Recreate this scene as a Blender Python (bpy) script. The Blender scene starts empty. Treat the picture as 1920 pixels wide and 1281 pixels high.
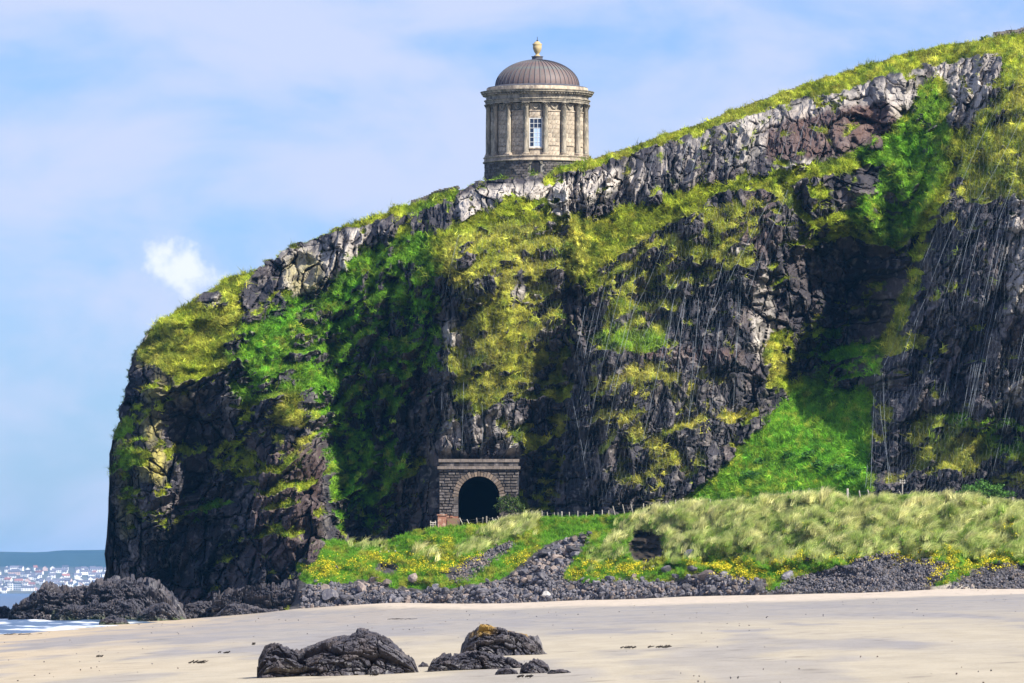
import bpy, bmesh, math, random, sys, time
import numpy as np
from mathutils import Vector, Matrix
T0 = time.time()
random.seed(7); rng = np.random.default_rng(7)
SC = bpy.context.scene
COL = SC.collection
R = math.radians

# ------------------------------------------------------------------ camera
F = 13000.0            # focal length in photograph pixels (1920 wide)
HZ = 1110.0            # row of the horizon
CAMZ = 1.7
TH = math.atan((HZ - 640.5) / F)
cam = bpy.data.cameras.new('camera'); cam.sensor_width = 36; cam.lens = 36 * F / 1920
cam.clip_start = 1.0; cam.clip_end = 60000
camo = bpy.data.objects.new('camera', cam); COL.objects.link(camo)
camo.location = (0, 0, CAMZ); camo.rotation_euler = (math.pi / 2 + TH, 0, 0)
SC.camera = camo

# ------------------------------------------------------------------ light
SUN_AZ, SUN_EL = R(52), R(41)     # azimuth to the right of straight behind the camera
to_sun = Vector((math.sin(SUN_AZ) * math.cos(SUN_EL), -math.cos(SUN_AZ) * math.cos(SUN_EL), math.sin(SUN_EL)))
sl = bpy.data.lights.new('sun', 'SUN'); sl.energy = 5.0; sl.angle = R(0.5); sl.color = (1.0, 0.945, 0.85)
so = bpy.data.objects.new('sun', sl); COL.objects.link(so)
so.rotation_euler = to_sun.to_track_quat('Z', 'Y').to_euler(); so.location = (200, -200, 200)

W = bpy.data.worlds.new("World"); SC.world = W; W.use_nodes = True
nt = W.node_tree; nt.nodes.clear()
def nn(t, kind, **kw):
    n = t.nodes.new(kind)
    for k, v in kw.items(): setattr(n, k, v)
    return n
wo = nn(nt, 'ShaderNodeOutputWorld'); bg = nn(nt, 'ShaderNodeBackground'); bg.inputs['Strength'].default_value = 0.068
sky = nn(nt, 'ShaderNodeTexSky'); sky.sky_type = 'NISHITA'; sky.sun_disc = False
sky.sun_elevation = SUN_EL; sky.sun_rotation = math.pi - SUN_AZ
sky.air_density = 1.0; sky.dust_density = 0.3; sky.ozone_density = 3.0
tc = nn(nt, 'ShaderNodeTexCoord')
def lk(t, a, b): t.links.new(a, b)
# clouds: soft veils and one small cumulus, all by direction
mp = nn(nt, 'ShaderNodeMapping'); mp.inputs['Scale'].default_value = (24, 24, 48); mp.inputs['Location'].default_value = (3.1, 0, 0.4)
lk(nt, tc.outputs['Generated'], mp.inputs['Vector'])
n1 = nn(nt, 'ShaderNodeTexNoise'); n1.inputs['Scale'].default_value = 1.0; n1.inputs['Detail'].default_value = 7; n1.inputs['Roughness'].default_value = 0.5
n1.inputs['Distortion'].default_value = 0.3
lk(nt, mp.outputs['Vector'], n1.inputs['Vector'])
r1 = nn(nt, 'ShaderNodeMapRange'); r1.inputs['From Min'].default_value = 0.31; r1.inputs['From Max'].default_value = 0.62
r1.inputs['To Min'].default_value = 0.0; r1.inputs['To Max'].default_value = 0.9; r1.interpolation_type = 'SMOOTHSTEP'
lk(nt, n1.outputs['Fac'], r1.inputs['Value'])
def direction(px, py):
    xc, yc = (px - 960) / F, (640.5 - py) / F
    v = Vector((xc, math.cos(TH) - yc * math.sin(TH), math.sin(TH) + yc * math.cos(TH))); v.normalize(); return v
# cumulus
n2 = nn(nt, 'ShaderNodeTexNoise'); n2.inputs['Scale'].default_value = 190; n2.inputs['Detail'].default_value = 6; n2.inputs['Roughness'].default_value = 0.6
lk(nt, tc.outputs['Generated'], n2.inputs['Vector'])
sub = nn(nt, 'ShaderNodeVectorMath', operation='SUBTRACT'); lk(nt, tc.outputs['Generated'], sub.inputs[0])
d0 = direction(345, 512); sub.inputs[1].default_value = d0
scl = nn(nt, 'ShaderNodeVectorMath', operation='MULTIPLY'); lk(nt, sub.outputs[0], scl.inputs[0]); scl.inputs[1].default_value = (F / 82, F / 82, F / 58)
ln = nn(nt, 'ShaderNodeVectorMath', operation='LENGTH'); lk(nt, scl.outputs[0], ln.inputs[0])
m1 = nn(nt, 'ShaderNodeMath', operation='MULTIPLY_ADD'); lk(nt, n2.outputs['Fac'], m1.inputs[0]); m1.inputs[1].default_value = 2.6
lk(nt, ln.outputs['Value'], m1.inputs[2])
r2 = nn(nt, 'ShaderNodeMapRange'); r2.inputs['From Min'].default_value = 2.25; r2.inputs['From Max'].default_value = 1.45
r2.inputs['To Min'].default_value = 0.0; r2.inputs['To Max'].default_value = 0.95; r2.interpolation_type = 'SMOOTHSTEP'
lk(nt, m1.outputs[0], r2.inputs['Value'])
mx = nn(nt, 'ShaderNodeMath', operation='MULTIPLY'); lk(nt, r1.outputs['Result'], mx.inputs[0]); mx.inputs[1].default_value = 0.95
tint = nn(nt, 'ShaderNodeMix', data_type='RGBA', blend_type='MULTIPLY'); tint.inputs['Factor'].default_value = 1
lk(nt, sky.outputs['Color'], tint.inputs['A']); tint.inputs['B'].default_value = (0.52, 0.73, 1.24, 1)
cm = nn(nt, 'ShaderNodeMix', data_type='RGBA'); lk(nt, mx.outputs[0], cm.inputs['Factor']); lk(nt, tint.outputs['Result'], cm.inputs['A'])
cm.inputs['B'].default_value = (5.5, 6.0, 7.9, 1)
c3_ = nn(nt, 'ShaderNodeMix', data_type='RGBA'); lk(nt, r2.outputs['Result'], c3_.inputs['Factor']); lk(nt, cm.outputs['Result'], c3_.inputs['A']); c3_.inputs['B'].default_value = (7.6, 8.0, 8.9, 1)
lk(nt, c3_.outputs['Result'], bg.inputs['Color']); lk(nt, bg.outputs[0], wo.inputs['Surface'])

SC.view_settings.view_transform = 'Standard'; SC.view_settings.look = 'None'
SC.view_settings.gamma = 1; SC.view_settings.use_curve_mapping = False; SC.view_settings.exposure = 0.90
SC.cycles.use_denoising = True
SC.cycles.max_bounces = 5; SC.cycles.transparent_max_bounces = 8; SC.cycles.volume_bounces = 0
SC.cycles.sample_clamp_indirect = 4

# ------------------------------------------------------------------ maths helpers
def at(px, py, Y):
    px = np.asarray(px, float); py = np.asarray(py, float); Y = np.asarray(Y, float)
    xc, yc = (px - 960) / F, (640.5 - py) / F
    dy = math.cos(TH) - yc * math.sin(TH); dz = math.sin(TH) + yc * math.cos(TH)
    k = Y / dy
    return np.stack(np.broadcast_arrays(xc * k, Y, CAMZ + dz * k), -1)
BERM = ([-30, -22.3, -19.4, -14.5, -10.6, -4.3, 0, 6.6, 11.2, 15.7, 20.2, 29.4, 36.8, 43.5], [.0, .32, .52, .62, .70, .48, .43, .49, .46, .53, .53, .33, .45, .1])
def beach_z(x, y=0):
    x = np.asarray(x, float); t = np.clip((np.asarray(y, float) - 480) / (612 - 480), 0, 1.1)
    return -0.96 + 0.037 * (x + 33) + np.interp(x, *BERM) * t * t * 1.0
def _h(ix, iy, s):
    n = (ix.astype(np.int64) * 374761393 + iy.astype(np.int64) * 668265263 + s * 1442695041) & 0xFFFFFFFF
    n = ((n ^ (n >> 13)) * 1274126177) & 0xFFFFFFFF
    n = ((n ^ (n >> 16)) * 2246822519) & 0xFFFFFFFF
    return ((n ^ (n >> 15)) & 0xFFFFFF) / float(0xFFFFFF)
def vn(x, y, s=0):
    ix = np.floor(x); iy = np.floor(y); fx = x - ix; fy = y - iy
    fx = fx * fx * fx * (fx * (fx * 6 - 15) + 10); fy = fy * fy * fy * (fy * (fy * 6 - 15) + 10)
    a = _h(ix, iy, s); b = _h(ix + 1, iy, s); c = _h(ix, iy + 1, s); d = _h(ix + 1, iy + 1, s)
    return (a + (b - a) * fx) * (1 - fy) + (c + (d - c) * fx) * fy
def fbm(x, y, s=0, o=4, g=0.5):
    t = 0; a = 1; n = 0
    for i in range(o):
        t = t + a * (vn(x, y, s + i * 17) * 2 - 1); n += a; a *= g
        x, y = x * 1.73 + y * 1.07 + 5.3, y * 1.73 - x * 1.07 + 1.7
    return t / n
def worley(x, y, s=0, jit=0.9):
    ix = np.floor(x); iy = np.floor(y)
    f1 = np.full(x.shape, 9.0); f2 = np.full(x.shape, 9.0); cid = np.zeros(x.shape); cx = np.zeros(x.shape); cy = np.zeros(x.shape)
    for dx in (-1, 0, 1):
        for dy in (-1, 0, 1):
            gx = ix + dx; gy = iy + dy
            px = gx + 0.5 + (_h(gx, gy, s) - 0.5) * jit; py = gy + 0.5 + (_h(gx, gy, s + 9) - 0.5) * jit
            d = np.hypot(x - px, y - py)
            m = d < f1
            f2 = np.where(m, f1, np.minimum(f2, d)); 
            cid = np.where(m, _h(gx, gy, s + 23), cid); cx = np.where(m, x - px, cx); cy = np.where(m, y - py, cy)
            f1 = np.where(m, d, f1)
    return f1, f2, cid, cx, cy
def blocks(x, y, s, tilt=0.6, crack=0.12, depth=0.5):
    """angular jointed rock: each cell a tilted facet, joints recessed; about 0..1"""
    f1, f2, c, cx, cy = worley(x, y, s)
    c2 = (c * 7.13) % 1; c3 = (c * 13.7) % 1
    h = c + ((c2 - 0.5) * cx + (c3 - 0.5) * cy) * 2 * tilt
    j = np.clip((f2 - f1) / crack, 0, 1)
    return h - depth * (1 - j) ** 2, c2, j
def ss(a, b, x):
    t = np.clip((x - a) / (b - a), 0, 1); return t * t * (3 - 2 * t)
def pinterp(pts, u):
    p = sorted(pts); return np.interp(u, [a for a, b in p], [b for a, b in p])

# ------------------------------------------------------------------ object helpers
def setp(o, label=None, cat=None, group=None, kind=None):
    if label: o['label'] = label
    if cat: o['category'] = cat
    if group: o['group'] = group
    if kind: o['kind'] = kind
    return o
def mesh_np(name, V, Fc, mat=None, smooth=False, attrs=None):
    """V (N,3), Fc (M,k) of one k"""
    V = np.ascontiguousarray(V, np.float32); Fc = np.ascontiguousarray(Fc, np.int32)
    me = bpy.data.meshes.new(name); k = Fc.shape[1]
    me.vertices.add(len(V)); me.vertices.foreach_set('co', V.ravel())
    me.loops.add(Fc.size); me.loops.foreach_set('vertex_index', Fc.ravel())
    me.polygons.add(len(Fc)); me.polygons.foreach_set('loop_start', np.arange(0, Fc.size, k, dtype=np.int32))
    me.update(calc_edges=True)
    me.polygons.foreach_set('use_smooth', np.full(len(Fc), smooth))
    for an, arr in (attrs or {}).items():
        if arr.ndim == 2:
            a = me.attributes.new(an, 'FLOAT_COLOR', 'POINT'); c = np.ones((len(V), 4), np.float32); c[:, :3] = arr; a.data.foreach_set('color', c.ravel())
        else:
            a = me.attributes.new(an, 'FLOAT', 'POINT'); a.data.foreach_set('value', arr.astype(np.float32))
    if mat: me.materials.append(mat)
    return me
def link(name, me, parent=None, loc=None, rot=None):
    o = bpy.data.objects.new(name, me); COL.objects.link(o)
    if parent: o.parent = parent
    if loc is not None: o.location = loc
    if rot is not None: o.rotation_euler = rot
    return o
def empty(name, loc, rot=(0, 0, 0)):
    o = bpy.data.objects.new(name, None); COL.objects.link(o); o.location = loc; o.rotation_euler = rot; o.empty_display_size = 0.2; return o
def grid_faces(nu, nv, mask=None):
    i = np.arange(nv - 1)[:, None] * nu + np.arange(nu - 1)[None]
    f = np.stack([i, i + 1, i + 1 + nu, i + nu], -1).reshape(-1, 4)
    if mask is not None: f = f[mask.ravel()]
    return f
class MB:
    def __init__(s): s.v = []; s.f = []
    def add(s, vs, fs):
        b = len(s.v); s.v += [tuple(v) for v in vs]; s.f += [tuple(b + i for i in f) for f in fs]; return s
    def box(s, x0, x1, y0, y1, z0, z1):
        return s.add([(x0, y0, z0), (x1, y0, z0), (x1, y1, z0), (x0, y1, z0), (x0, y0, z1), (x1, y0, z1), (x1, y1, z1), (x0, y1, z1)],
                     [(0, 3, 2, 1), (4, 5, 6, 7), (0, 1, 5, 4), (1, 2, 6, 5), (2, 3, 7, 6), (3, 0, 4, 7)])
    def tube(s, a, b, r0, r1=None, n=6, caps=True):
        a = Vector(a); b = Vector(b); r1 = r0 if r1 is None else r1
        d = (b - a).normalized(); q = d.to_track_quat('Z', 'Y'); vs = []
        for c, r in ((a, r0), (b, r1)):
            for k in range(n):
                vs.append(c + q @ Vector((r * math.cos(2 * math.pi * k / n), r * math.sin(2 * math.pi * k / n), 0)))
        fs = [(k, (k + 1) % n, n + (k + 1) % n, n + k) for k in range(n)]
        if caps: fs += [tuple(reversed(range(n))), tuple(range(n, 2 * n))]
        return s.add(vs, fs)
    def lathe(s, prof, n=64, a0=0, a1=2 * math.pi, wob=0):
        full = abs(a1 - a0 - 2 * math.pi) < 1e-6; m = n if full else n + 1; vs = []
        for (r, z) in prof:
            for k in range(m):
                a = a0 + (a1 - a0) * k / n; vs.append((r * math.sin(a), -r * math.cos(a), z))
        fs = []
        for i in range(len(prof) - 1):
            for k in range(n):
                k2 = (k + 1) % m if full else k + 1
                fs.append((i * m + k, i * m + k2, (i + 1) * m + k2, (i + 1) * m + k))
        return s.add(vs, fs)
    def sector(s, r0, r1, a0, a1, z0, z1, n=2):
        vs = []
        for k in range(n + 1):
            a = a0 + (a1 - a0) * k / n
            for r, z in ((r0, z0), (r1, z0), (r1, z1), (r0, z1)): vs.append((r * math.sin(a), -r * math.cos(a), z))
        fs = [(0, 3, 2, 1), (4 * n, 4 * n + 1, 4 * n + 2, 4 * n + 3)]
        for k in range(n):
            b = 4 * k
            for q in range(4): fs.append((b + q, b + (q + 1) % 4, b + 4 + (q + 1) % 4, b + 4 + q))
        return s.add(vs, fs)
    def mesh(s, name, mat=None, smooth=False):
        me = bpy.data.meshes.new(name); me.from_pydata(s.v, [], s.f); me.validate(); 
        if smooth: me.polygons.foreach_set('use_smooth', [True] * len(me.polygons))
        if mat: me.materials.append(mat)
        return me
    def obj(s, name, mat=None, parent=None, loc=None, rot=None, smooth=False):
        return link(name, s.mesh(name, mat, smooth), parent, loc, rot)

# ------------------------------------------------------------------ materials
def mat(name, col=(0.5, 0.5, 0.5), rough=0.9, attr=None, inst=None, noise=None, noise2=None, bump=0.0, bscale=8.0, spec=0.3, metal=0.0, rnd=0.0,
        trans=0.0, ramp=None, stretch=(1, 1, 1)):
    m = bpy.data.materials.new(name); m.use_nodes = True; t = m.node_tree; b = t.nodes['Principled BSDF']
    b.inputs['Roughness'].default_value = rough; b.inputs['Specular IOR Level'].default_value = spec; b.inputs['Metallic'].default_value = metal
    geo = nn(t, 'ShaderNodeTexCoord'); mpn = nn(t, 'ShaderNodeMapping'); mpn.inputs['Scale'].default_value = stretch
    lk(t, geo.outputs['Object'], mpn.inputs['Vector'])
    if attr or inst:
        a = nn(t, 'ShaderNodeAttribute', attribute_name=attr or inst, attribute_type='GEOMETRY' if attr else 'INSTANCER'); c = a.outputs['Color']
    else:
        a = nn(t, 'ShaderNodeRGB'); a.outputs[0].default_value = (*col, 1); c = a.outputs[0]
    def mul(c, fac, col2, blend='MIX'):
        x = nn(t, 'ShaderNodeMix', data_type='RGBA', blend_type=blend); lk(t, fac, x.inputs['Factor']); lk(t, c, x.inputs['A'])
        x.inputs['B'].default_value = (*col2, 1); return x.outputs['Result']
    for i, nz in enumerate([noise, noise2]):
        if nz:     # (scale, lo, hi, colour, blend)
            sc_, lo, hi, c2, bl = nz
            no = nn(t, 'ShaderNodeTexNoise'); no.inputs['Scale'].default_value = sc_; no.inputs['Detail'].default_value = 6; no.inputs['Roughness'].default_value = 0.62
            lk(t, mpn.outputs['Vector'], no.inputs['Vector'])
            rr = nn(t, 'ShaderNodeMapRange'); rr.inputs['From Min'].default_value = lo; rr.inputs['From Max'].default_value = hi; lk(t, no.outputs['Fac'], rr.inputs['Value'])
            c = mul(c, rr.outputs['Result'], c2, bl)
    if rnd:
        oi = nn(t, 'ShaderNodeObjectInfo'); rr = nn(t, 'ShaderNodeMapRange'); rr.inputs['To Min'].default_value = 1 - rnd; rr.inputs['To Max'].default_value = 1 + rnd
        lk(t, oi.outputs['Random'], rr.inputs['Value'])
        hv = nn(t, 'ShaderNodeHueSaturation'); lk(t, rr.outputs['Result'], hv.inputs['Value']); lk(t, c, hv.inputs['Color']); c = hv.outputs['Color']
    lk(t, c, b.inputs['Base Color'])
    if bump:
        no = nn(t, 'ShaderNodeTexNoise'); no.inputs['Scale'].default_value = bscale; no.inputs['Detail'].default_value = 5
        lk(t, mpn.outputs['Vector'], no.inputs['Vector'])
        bp = nn(t, 'ShaderNodeBump'); bp.inputs['Strength'].default_value = 1.0; bp.inputs['Distance'].default_value = bump
        lk(t, no.outputs['Fac'], bp.inputs['Height']); lk(t, bp.outputs[0], b.inputs['Normal'])
    if trans:
        tr = nn(t, 'ShaderNodeBsdfTranslucent'); lk(t, c, tr.inputs['Color']); ms = nn(t, 'ShaderNodeMixShader'); ms.inputs[0].default_value = trans
        lk(t, b.outputs[0], ms.inputs[1]); lk(t, tr.outputs[0], ms.inputs[2]); lk(t, ms.outputs[0], t.nodes['Material Output'].inputs['Surface'])
    return m

# ------------------------------------------------------------------ instanced ground cover ("stuff")
def scatter(name, P, rot, scl, tint, sources, label, cat):
    me = bpy.data.meshes.new(name); n = len(P)
    me.vertices.add(n); me.vertices.foreach_set('co', np.ascontiguousarray(P, np.float32).ravel())
    a = me.attributes.new('rot', 'FLOAT_VECTOR', 'POINT'); a.data.foreach_set('vector', np.ascontiguousarray(rot, np.float32).ravel())
    a = me.attributes.new('scl', 'FLOAT', 'POINT'); a.data.foreach_set('value', np.ascontiguousarray(scl, np.float32))
    a = me.attributes.new('tint', 'FLOAT_VECTOR', 'POINT'); a.data.foreach_set('vector', np.ascontiguousarray(tint, np.float32).ravel())
    a = me.attributes.new('pick', 'INT', 'POINT'); a.data.foreach_set('value', rng.integers(0, len(sources), n).astype(np.int32))
    o = link(name, me); setp(o, label, cat, None, 'stuff')
    g = bpy.data.node_groups.new(name, 'GeometryNodeTree')
    g.interface.new_socket('Geometry', in_out='INPUT', socket_type='NodeSocketGeometry')
    g.interface.new_socket('Geometry', in_out='OUTPUT', socket_type='NodeSocketGeometry')
    gi = nn(g, 'NodeGroupInput'); go = nn(g, 'NodeGroupOutput'); jn = nn(g, 'GeometryNodeJoinGeometry')
    def na(nm, typ):
        x = nn(g, 'GeometryNodeInputNamedAttribute', data_type=typ); x.inputs['Name'].default_value = nm; return x.outputs['Attribute']
    for i, s in enumerate(sources):
        oi = nn(g, 'GeometryNodeObjectInfo'); oi.inputs['Object'].default_value = s
        ip = nn(g, 'GeometryNodeInstanceOnPoints'); cp = nn(g, 'FunctionNodeCompare', data_type='INT', operation='EQUAL')
        lk(g, na('pick', 'INT'), cp.inputs[2]); cp.inputs[3].default_value = i
        lk(g, gi.outputs[0], ip.inputs['Points']); lk(g, cp.outputs[0], ip.inputs['Selection']); lk(g, oi.outputs['Geometry'], ip.inputs['Instance'])
        er = nn(g, 'FunctionNodeEulerToRotation'); lk(g, na('rot', 'FLOAT_VECTOR'), er.inputs[0]); lk(g, er.outputs[0], ip.inputs['Rotation'])
        lk(g, na('scl', 'FLOAT'), ip.inputs['Scale'])
        lk(g, ip.outputs[0], jn.inputs[0])
    lk(g, jn.outputs[0], go.inputs[0])
    md = o.modifiers.new('scatter', 'NODES'); md.node_group = g
    return o
def tuft(name, m, blades, L, w, lean, spread, segs=2, seed=0, wind=(0, 0)):
    """one grass tuft: curved tapering blades rooted around the origin"""
    rd = random.Random(seed); b = MB()
    for k in range(blades):
        a = rd.uniform(0, 2 * math.pi); rr = spread * math.sqrt(rd.random()); ox, oy = rr * math.cos(a), rr * math.sin(a)
        ll = L * rd.uniform(0.6, 1.1); ta = rd.uniform(0, 2 * math.pi); le = lean * rd.uniform(0.4, 1.4)
        ww = w * rd.uniform(0.7, 1.3); wa = rd.uniform(0, math.pi); wx, wy = math.cos(wa) * ww / 2, math.sin(wa) * ww / 2
        vs = []
        for i in range(segs + 1):
            t = i / segs; z = ll * (t - 0.28 * t * t); h = le * ll * t * t
            x = ox + math.cos(ta) * h + wind[0] * ll * t * t; y = oy + math.sin(ta) * h + wind[1] * ll * t * t; q = 1 - t * 0.85
            if i < segs: vs += [(x - wx * q, y - wy * q, z), (x + wx * q, y + wy * q, z)]
            else: vs += [(x, y, z)]
        fs = [(2 * i, 2 * i + 1, 2 * i + 3, 2 * i + 2) for i in range(segs - 1)] + [(2 * segs - 2, 2 * segs - 1, 2 * segs)]
        b.add(vs, fs)
    return bpy.data.objects.new(name, b.mesh(name, m))
M_TUFT = mat('grass_blades', inst='tint', rough=0.7, spec=0.25, trans=0.35)
M_FLOWER = mat('yellow_petals', (0.74, 0.63, 0.03), rough=0.7, spec=0.2, trans=0.2)
# ================================================================== CLIFF (one sheet of terrain)
def raster_poly(items, x0=180, x1=2120, y0=0, y1=1200, st=5):
    """items: (kind,...) 'P' polygon or 'E' ellipse with strength -> smooth raster (max)"""
    xs = np.arange(x0, x1, st); ys = np.arange(y0, y1, st); X, Y = np.meshgrid(xs, ys); out = np.zeros(X.shape)
    for it in items:
        if it[0] == 'P':
            pts = it[2]; ins = np.zeros(X.shape, bool); n = len(pts)
            for i in range(n):
                (ax, ay), (bx, by) = pts[i], pts[(i + 1) % n]
                if ay == by: continue
                c = ((ay > Y) != (by > Y)) & (X < (bx - ax) * (Y - ay) / (by - ay) + ax); ins ^= c
            out = np.where(ins, np.maximum(out, it[1]) if it[1] > 0 else out * (1 + it[1]), out)
        else:
            _, s, cx, cy, rx, ry, ang = it; ca, sa = math.cos(R(ang)), math.sin(R(ang))
            dx = (X - cx); dy = (Y - cy); e = np.hypot((dx * ca + dy * sa) / rx, (-dx * sa + dy * ca) / ry)
            k = ss(1.15, 0.85, e)
            out = np.maximum(out, s * k) if s > 0 else out * (1 + s * k)
    for _ in range(3):                                  # soften
        p = np.pad(out, 1, mode='edge'); out = (p[:-2, 1:-1] + p[2:, 1:-1] + p[1:-1, :-2] + p[1:-1, 2:] + 2 * out) / 6
    return (x0, y0, st, out)
def samp(ras, px, py):
    x0, y0, st, A = ras; fx = np.clip((px - x0) / st, 0, A.shape[1] - 1.001); fy = np.clip((py - y0) / st, 0, A.shape[0] - 1.001)
    ix = fx.astype(int); iy = fy.astype(int); fx = fx - ix; fy = fy - iy
    return (A[iy, ix] * (1 - fx) + A[iy, ix + 1] * fx) * (1 - fy) + (A[iy + 1, ix] * (1 - fx) + A[iy + 1, ix + 1] * fx) * fy

SKYL = [(190, 1090), (194, 1088), (200, 1058), (206, 1000), (207, 950), (210, 850), (214, 815), (222, 780), (235, 735), (244, 690), (250, 668), (262, 650), (275, 625), (300, 602), (345, 574), (372, 556), (385, 543),
        (425, 524), (470, 514), (515, 484), (540, 468), (600, 442), (650, 422), (700, 404), (760, 384), (800, 374), (860, 352), (905, 341), (960, 334),
        (1000, 326), (1050, 313), (1105, 301), (1150, 287), (1200, 272), (1300, 237), (1400, 200), (1500, 162), (1600, 130), (1700, 104), (1800, 82),
        (1850, 74), (1920, 60), (2000, 42), (2120, 20), (2400, -30), (2760, -70)]
# depth control points: photo column, row, metres behind (+) or before (-) the plane 650 m away
DP = [(200, 1100, 15), (206, 950, 16), (212, 830, 16), (232, 740, 17), (256, 660, 18), (300, 600, 19), (385, 540, 20), (470, 510, 21), (540, 462, 22), (700, 400, 22), (800, 372, 22), (870, 345, 18),
      (250, 1120, 9), (245, 850, 9), (290, 720, 9), (290, 860, 6), (300, 1000, 8), (270, 960, 8), (300, 930, 6.5),
      (350, 830, 12), (375, 900, 11), (340, 780, 11), (410, 790, 10.5), (430, 850, 11), (360, 980, 11), (330, 1110, 10), (420, 1130, 9), (400, 1050, 9.5), (395, 940, 9),
      (540, 740, 3), (520, 850, -1), (545, 950, -3), (580, 1050, -5), (450, 950, 3), (450, 1080, 3), (500, 1130, -3), (600, 860, 0), (606, 980, -2), (590, 790, 2), (480, 800, 5), (470, 880, 4),
      (622, 830, 9), (628, 980, 8.5), (615, 750, 9), (650, 700, 9.5), (700, 850, 7.5), (700, 980, 8), (760, 880, 4.5), (760, 700, 5.5), (640, 560, 10.5), (720, 560, 7.5),
      (740, 1000, 6), (800, 940, 2), (790, 860, 5), (780, 560, 4.5), (800, 480, 5), (790, 620, 4), (818, 540, 2), (816, 700, 1), (816, 840, 0),
      (480, 650, 8), (430, 620, 11), (560, 640, 9), (500, 580, 13), (560, 530, 17), (660, 470, 16), (740, 430, 13), (350, 650, 12), (400, 700, 10), (440, 740, 8),
      (842, 500, -2), (835, 700, -4), (834, 850, -4), (930, 850, -3.7), (975, 850, -3), (930, 700, -3), (930, 600, -1), (1000, 600, 1), (860, 440, 2), (950, 400, 6), (980, 500, 2),
      (1000, 780, 0), (1030, 900, 1.5), (1045, 700, 3), (1060, 560, 4), (900, 950, -3.7), (990, 940, -1), (830, 980, -4),
      (1095, 620, -2.5), (1110, 500, 1), (1085, 780, -5), (1070, 950, -6), (1130, 900, -9), (1200, 800, -9.5), (1200, 940, -12), (1300, 900, -11), (1150, 660, -6), (1140, 620, -3), (1230, 640, -5), (1250, 600, -1.5), (1380, 800, -7), (1330, 720, -7),
      (1100, 440, 4), (1200, 440, 3.5), (1300, 385, 4), (1400, 360, 3.5), (1500, 345, 4), (1250, 520, 0.5), (1350, 560, -2.5), (1400, 650, -4.5), (1420, 520, -1.5), (1425, 700, -3.5), (1450, 430, 1),
      (1120, 405, 8), (1200, 385, 9), (1300, 345, 9.5), (1450, 318, 10), (1600, 285, 12), (1200, 330, 14), (1300, 290, 15), (1400, 240, 16), (1500, 215, 17), (1580, 190, 18), (1680, 150, 18), (1640, 240, 15),
      (1200, 285, 20), (1300, 250, 24), (1400, 212, 28), (1500, 176, 30), (1600, 142, 33), (1700, 116, 35), (1800, 92, 33), (1920, 66, 33), (2100, 30, 33),
      (900, 375, 12), (880, 410, 8), (920, 350, 14.5), (1000, 330, 14.5), (1000, 355, 11), (1080, 370, 10), (1080, 335, 12), (1150, 340, 12), (1150, 300, 17), (1050, 400, 8), (960, 338, 14.3), (1040, 320, 15.5), (1100, 308, 16.5),
      (1450, 560, 3), (1500, 500, 5), (1550, 560, 8), (1620, 520, 8.5), (1600, 650, 8), (1500, 690, 7), (1470, 660, 3), (1640, 600, 7), (1662, 610, 4), (1650, 640, 3), (1676, 560, 4), (1700, 500, 3), (1720, 450, 3), (1690, 440, 4), (1560, 440, 6), (1500, 400, 3.5), (1620, 380, 5), (1650, 310, 9), (1700, 400, 5), (1730, 300, 9), (1700, 230, 14),
      (1790, 240, 8), (1850, 150, 12), (1830, 100, 22), (1900, 110, 16),
      (1490, 735, 2), (1600, 745, -2), (1560, 850, -17), (1420, 850, -9), (1300, 940, -13), (1450, 940, -20), (1600, 940, -25), (1615, 860, -21), (1625, 780, -13), (1440, 760, -1), (1440, 800, -7), (1540, 790, -9),
      (1638, 930, -27), (1642, 800, -18), (1652, 700, -16), (1688, 620, -12), (1712, 560, -10), (1738, 490, -9), (1768, 390, -6), (1750, 700, -19), (1740, 920, -27), (1800, 700, -24), (1820, 900, -31), (1920, 920, -36), (1920, 700, -29), (1900, 500, -22), (1850, 360, -9), (1920, 250, -6), (1810, 310, 0),
      (1920, 160, 3), (2100, 150, -4), (2100, 400, -26), (2100, 700, -38), (2100, 950, -42), (1780, 500, -14), (1820, 420, -12), (300, 1165, 8), (200, 1165, 14), (550, 1165, -5), (420, 1165, 6), (1250, 800, -10)]
_dp = np.array(DP, float)
def rbf_grid(st=8):
    xs = np.arange(180, 2120, st); ys = np.arange(0, 1200, st); X, Y = np.meshgrid(xs, ys)
    P = _dp[:, :2] / 100; n = len(P); D = np.hypot(P[:, None, 0] - P[None, :, 0], P[:, None, 1] - P[None, :, 1])
    w = np.linalg.solve(D + 1e-3 * np.eye(n), _dp[:, 2] - _dp[:, 2].mean()); out = np.zeros(X.shape)
    for i in range(n): out += w[i] * np.hypot(X / 100 - P[i, 0], Y / 100 - P[i, 1])
    return (180, 0, st, out + _dp[:, 2].mean())
DEPTH = rbf_grid()

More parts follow.
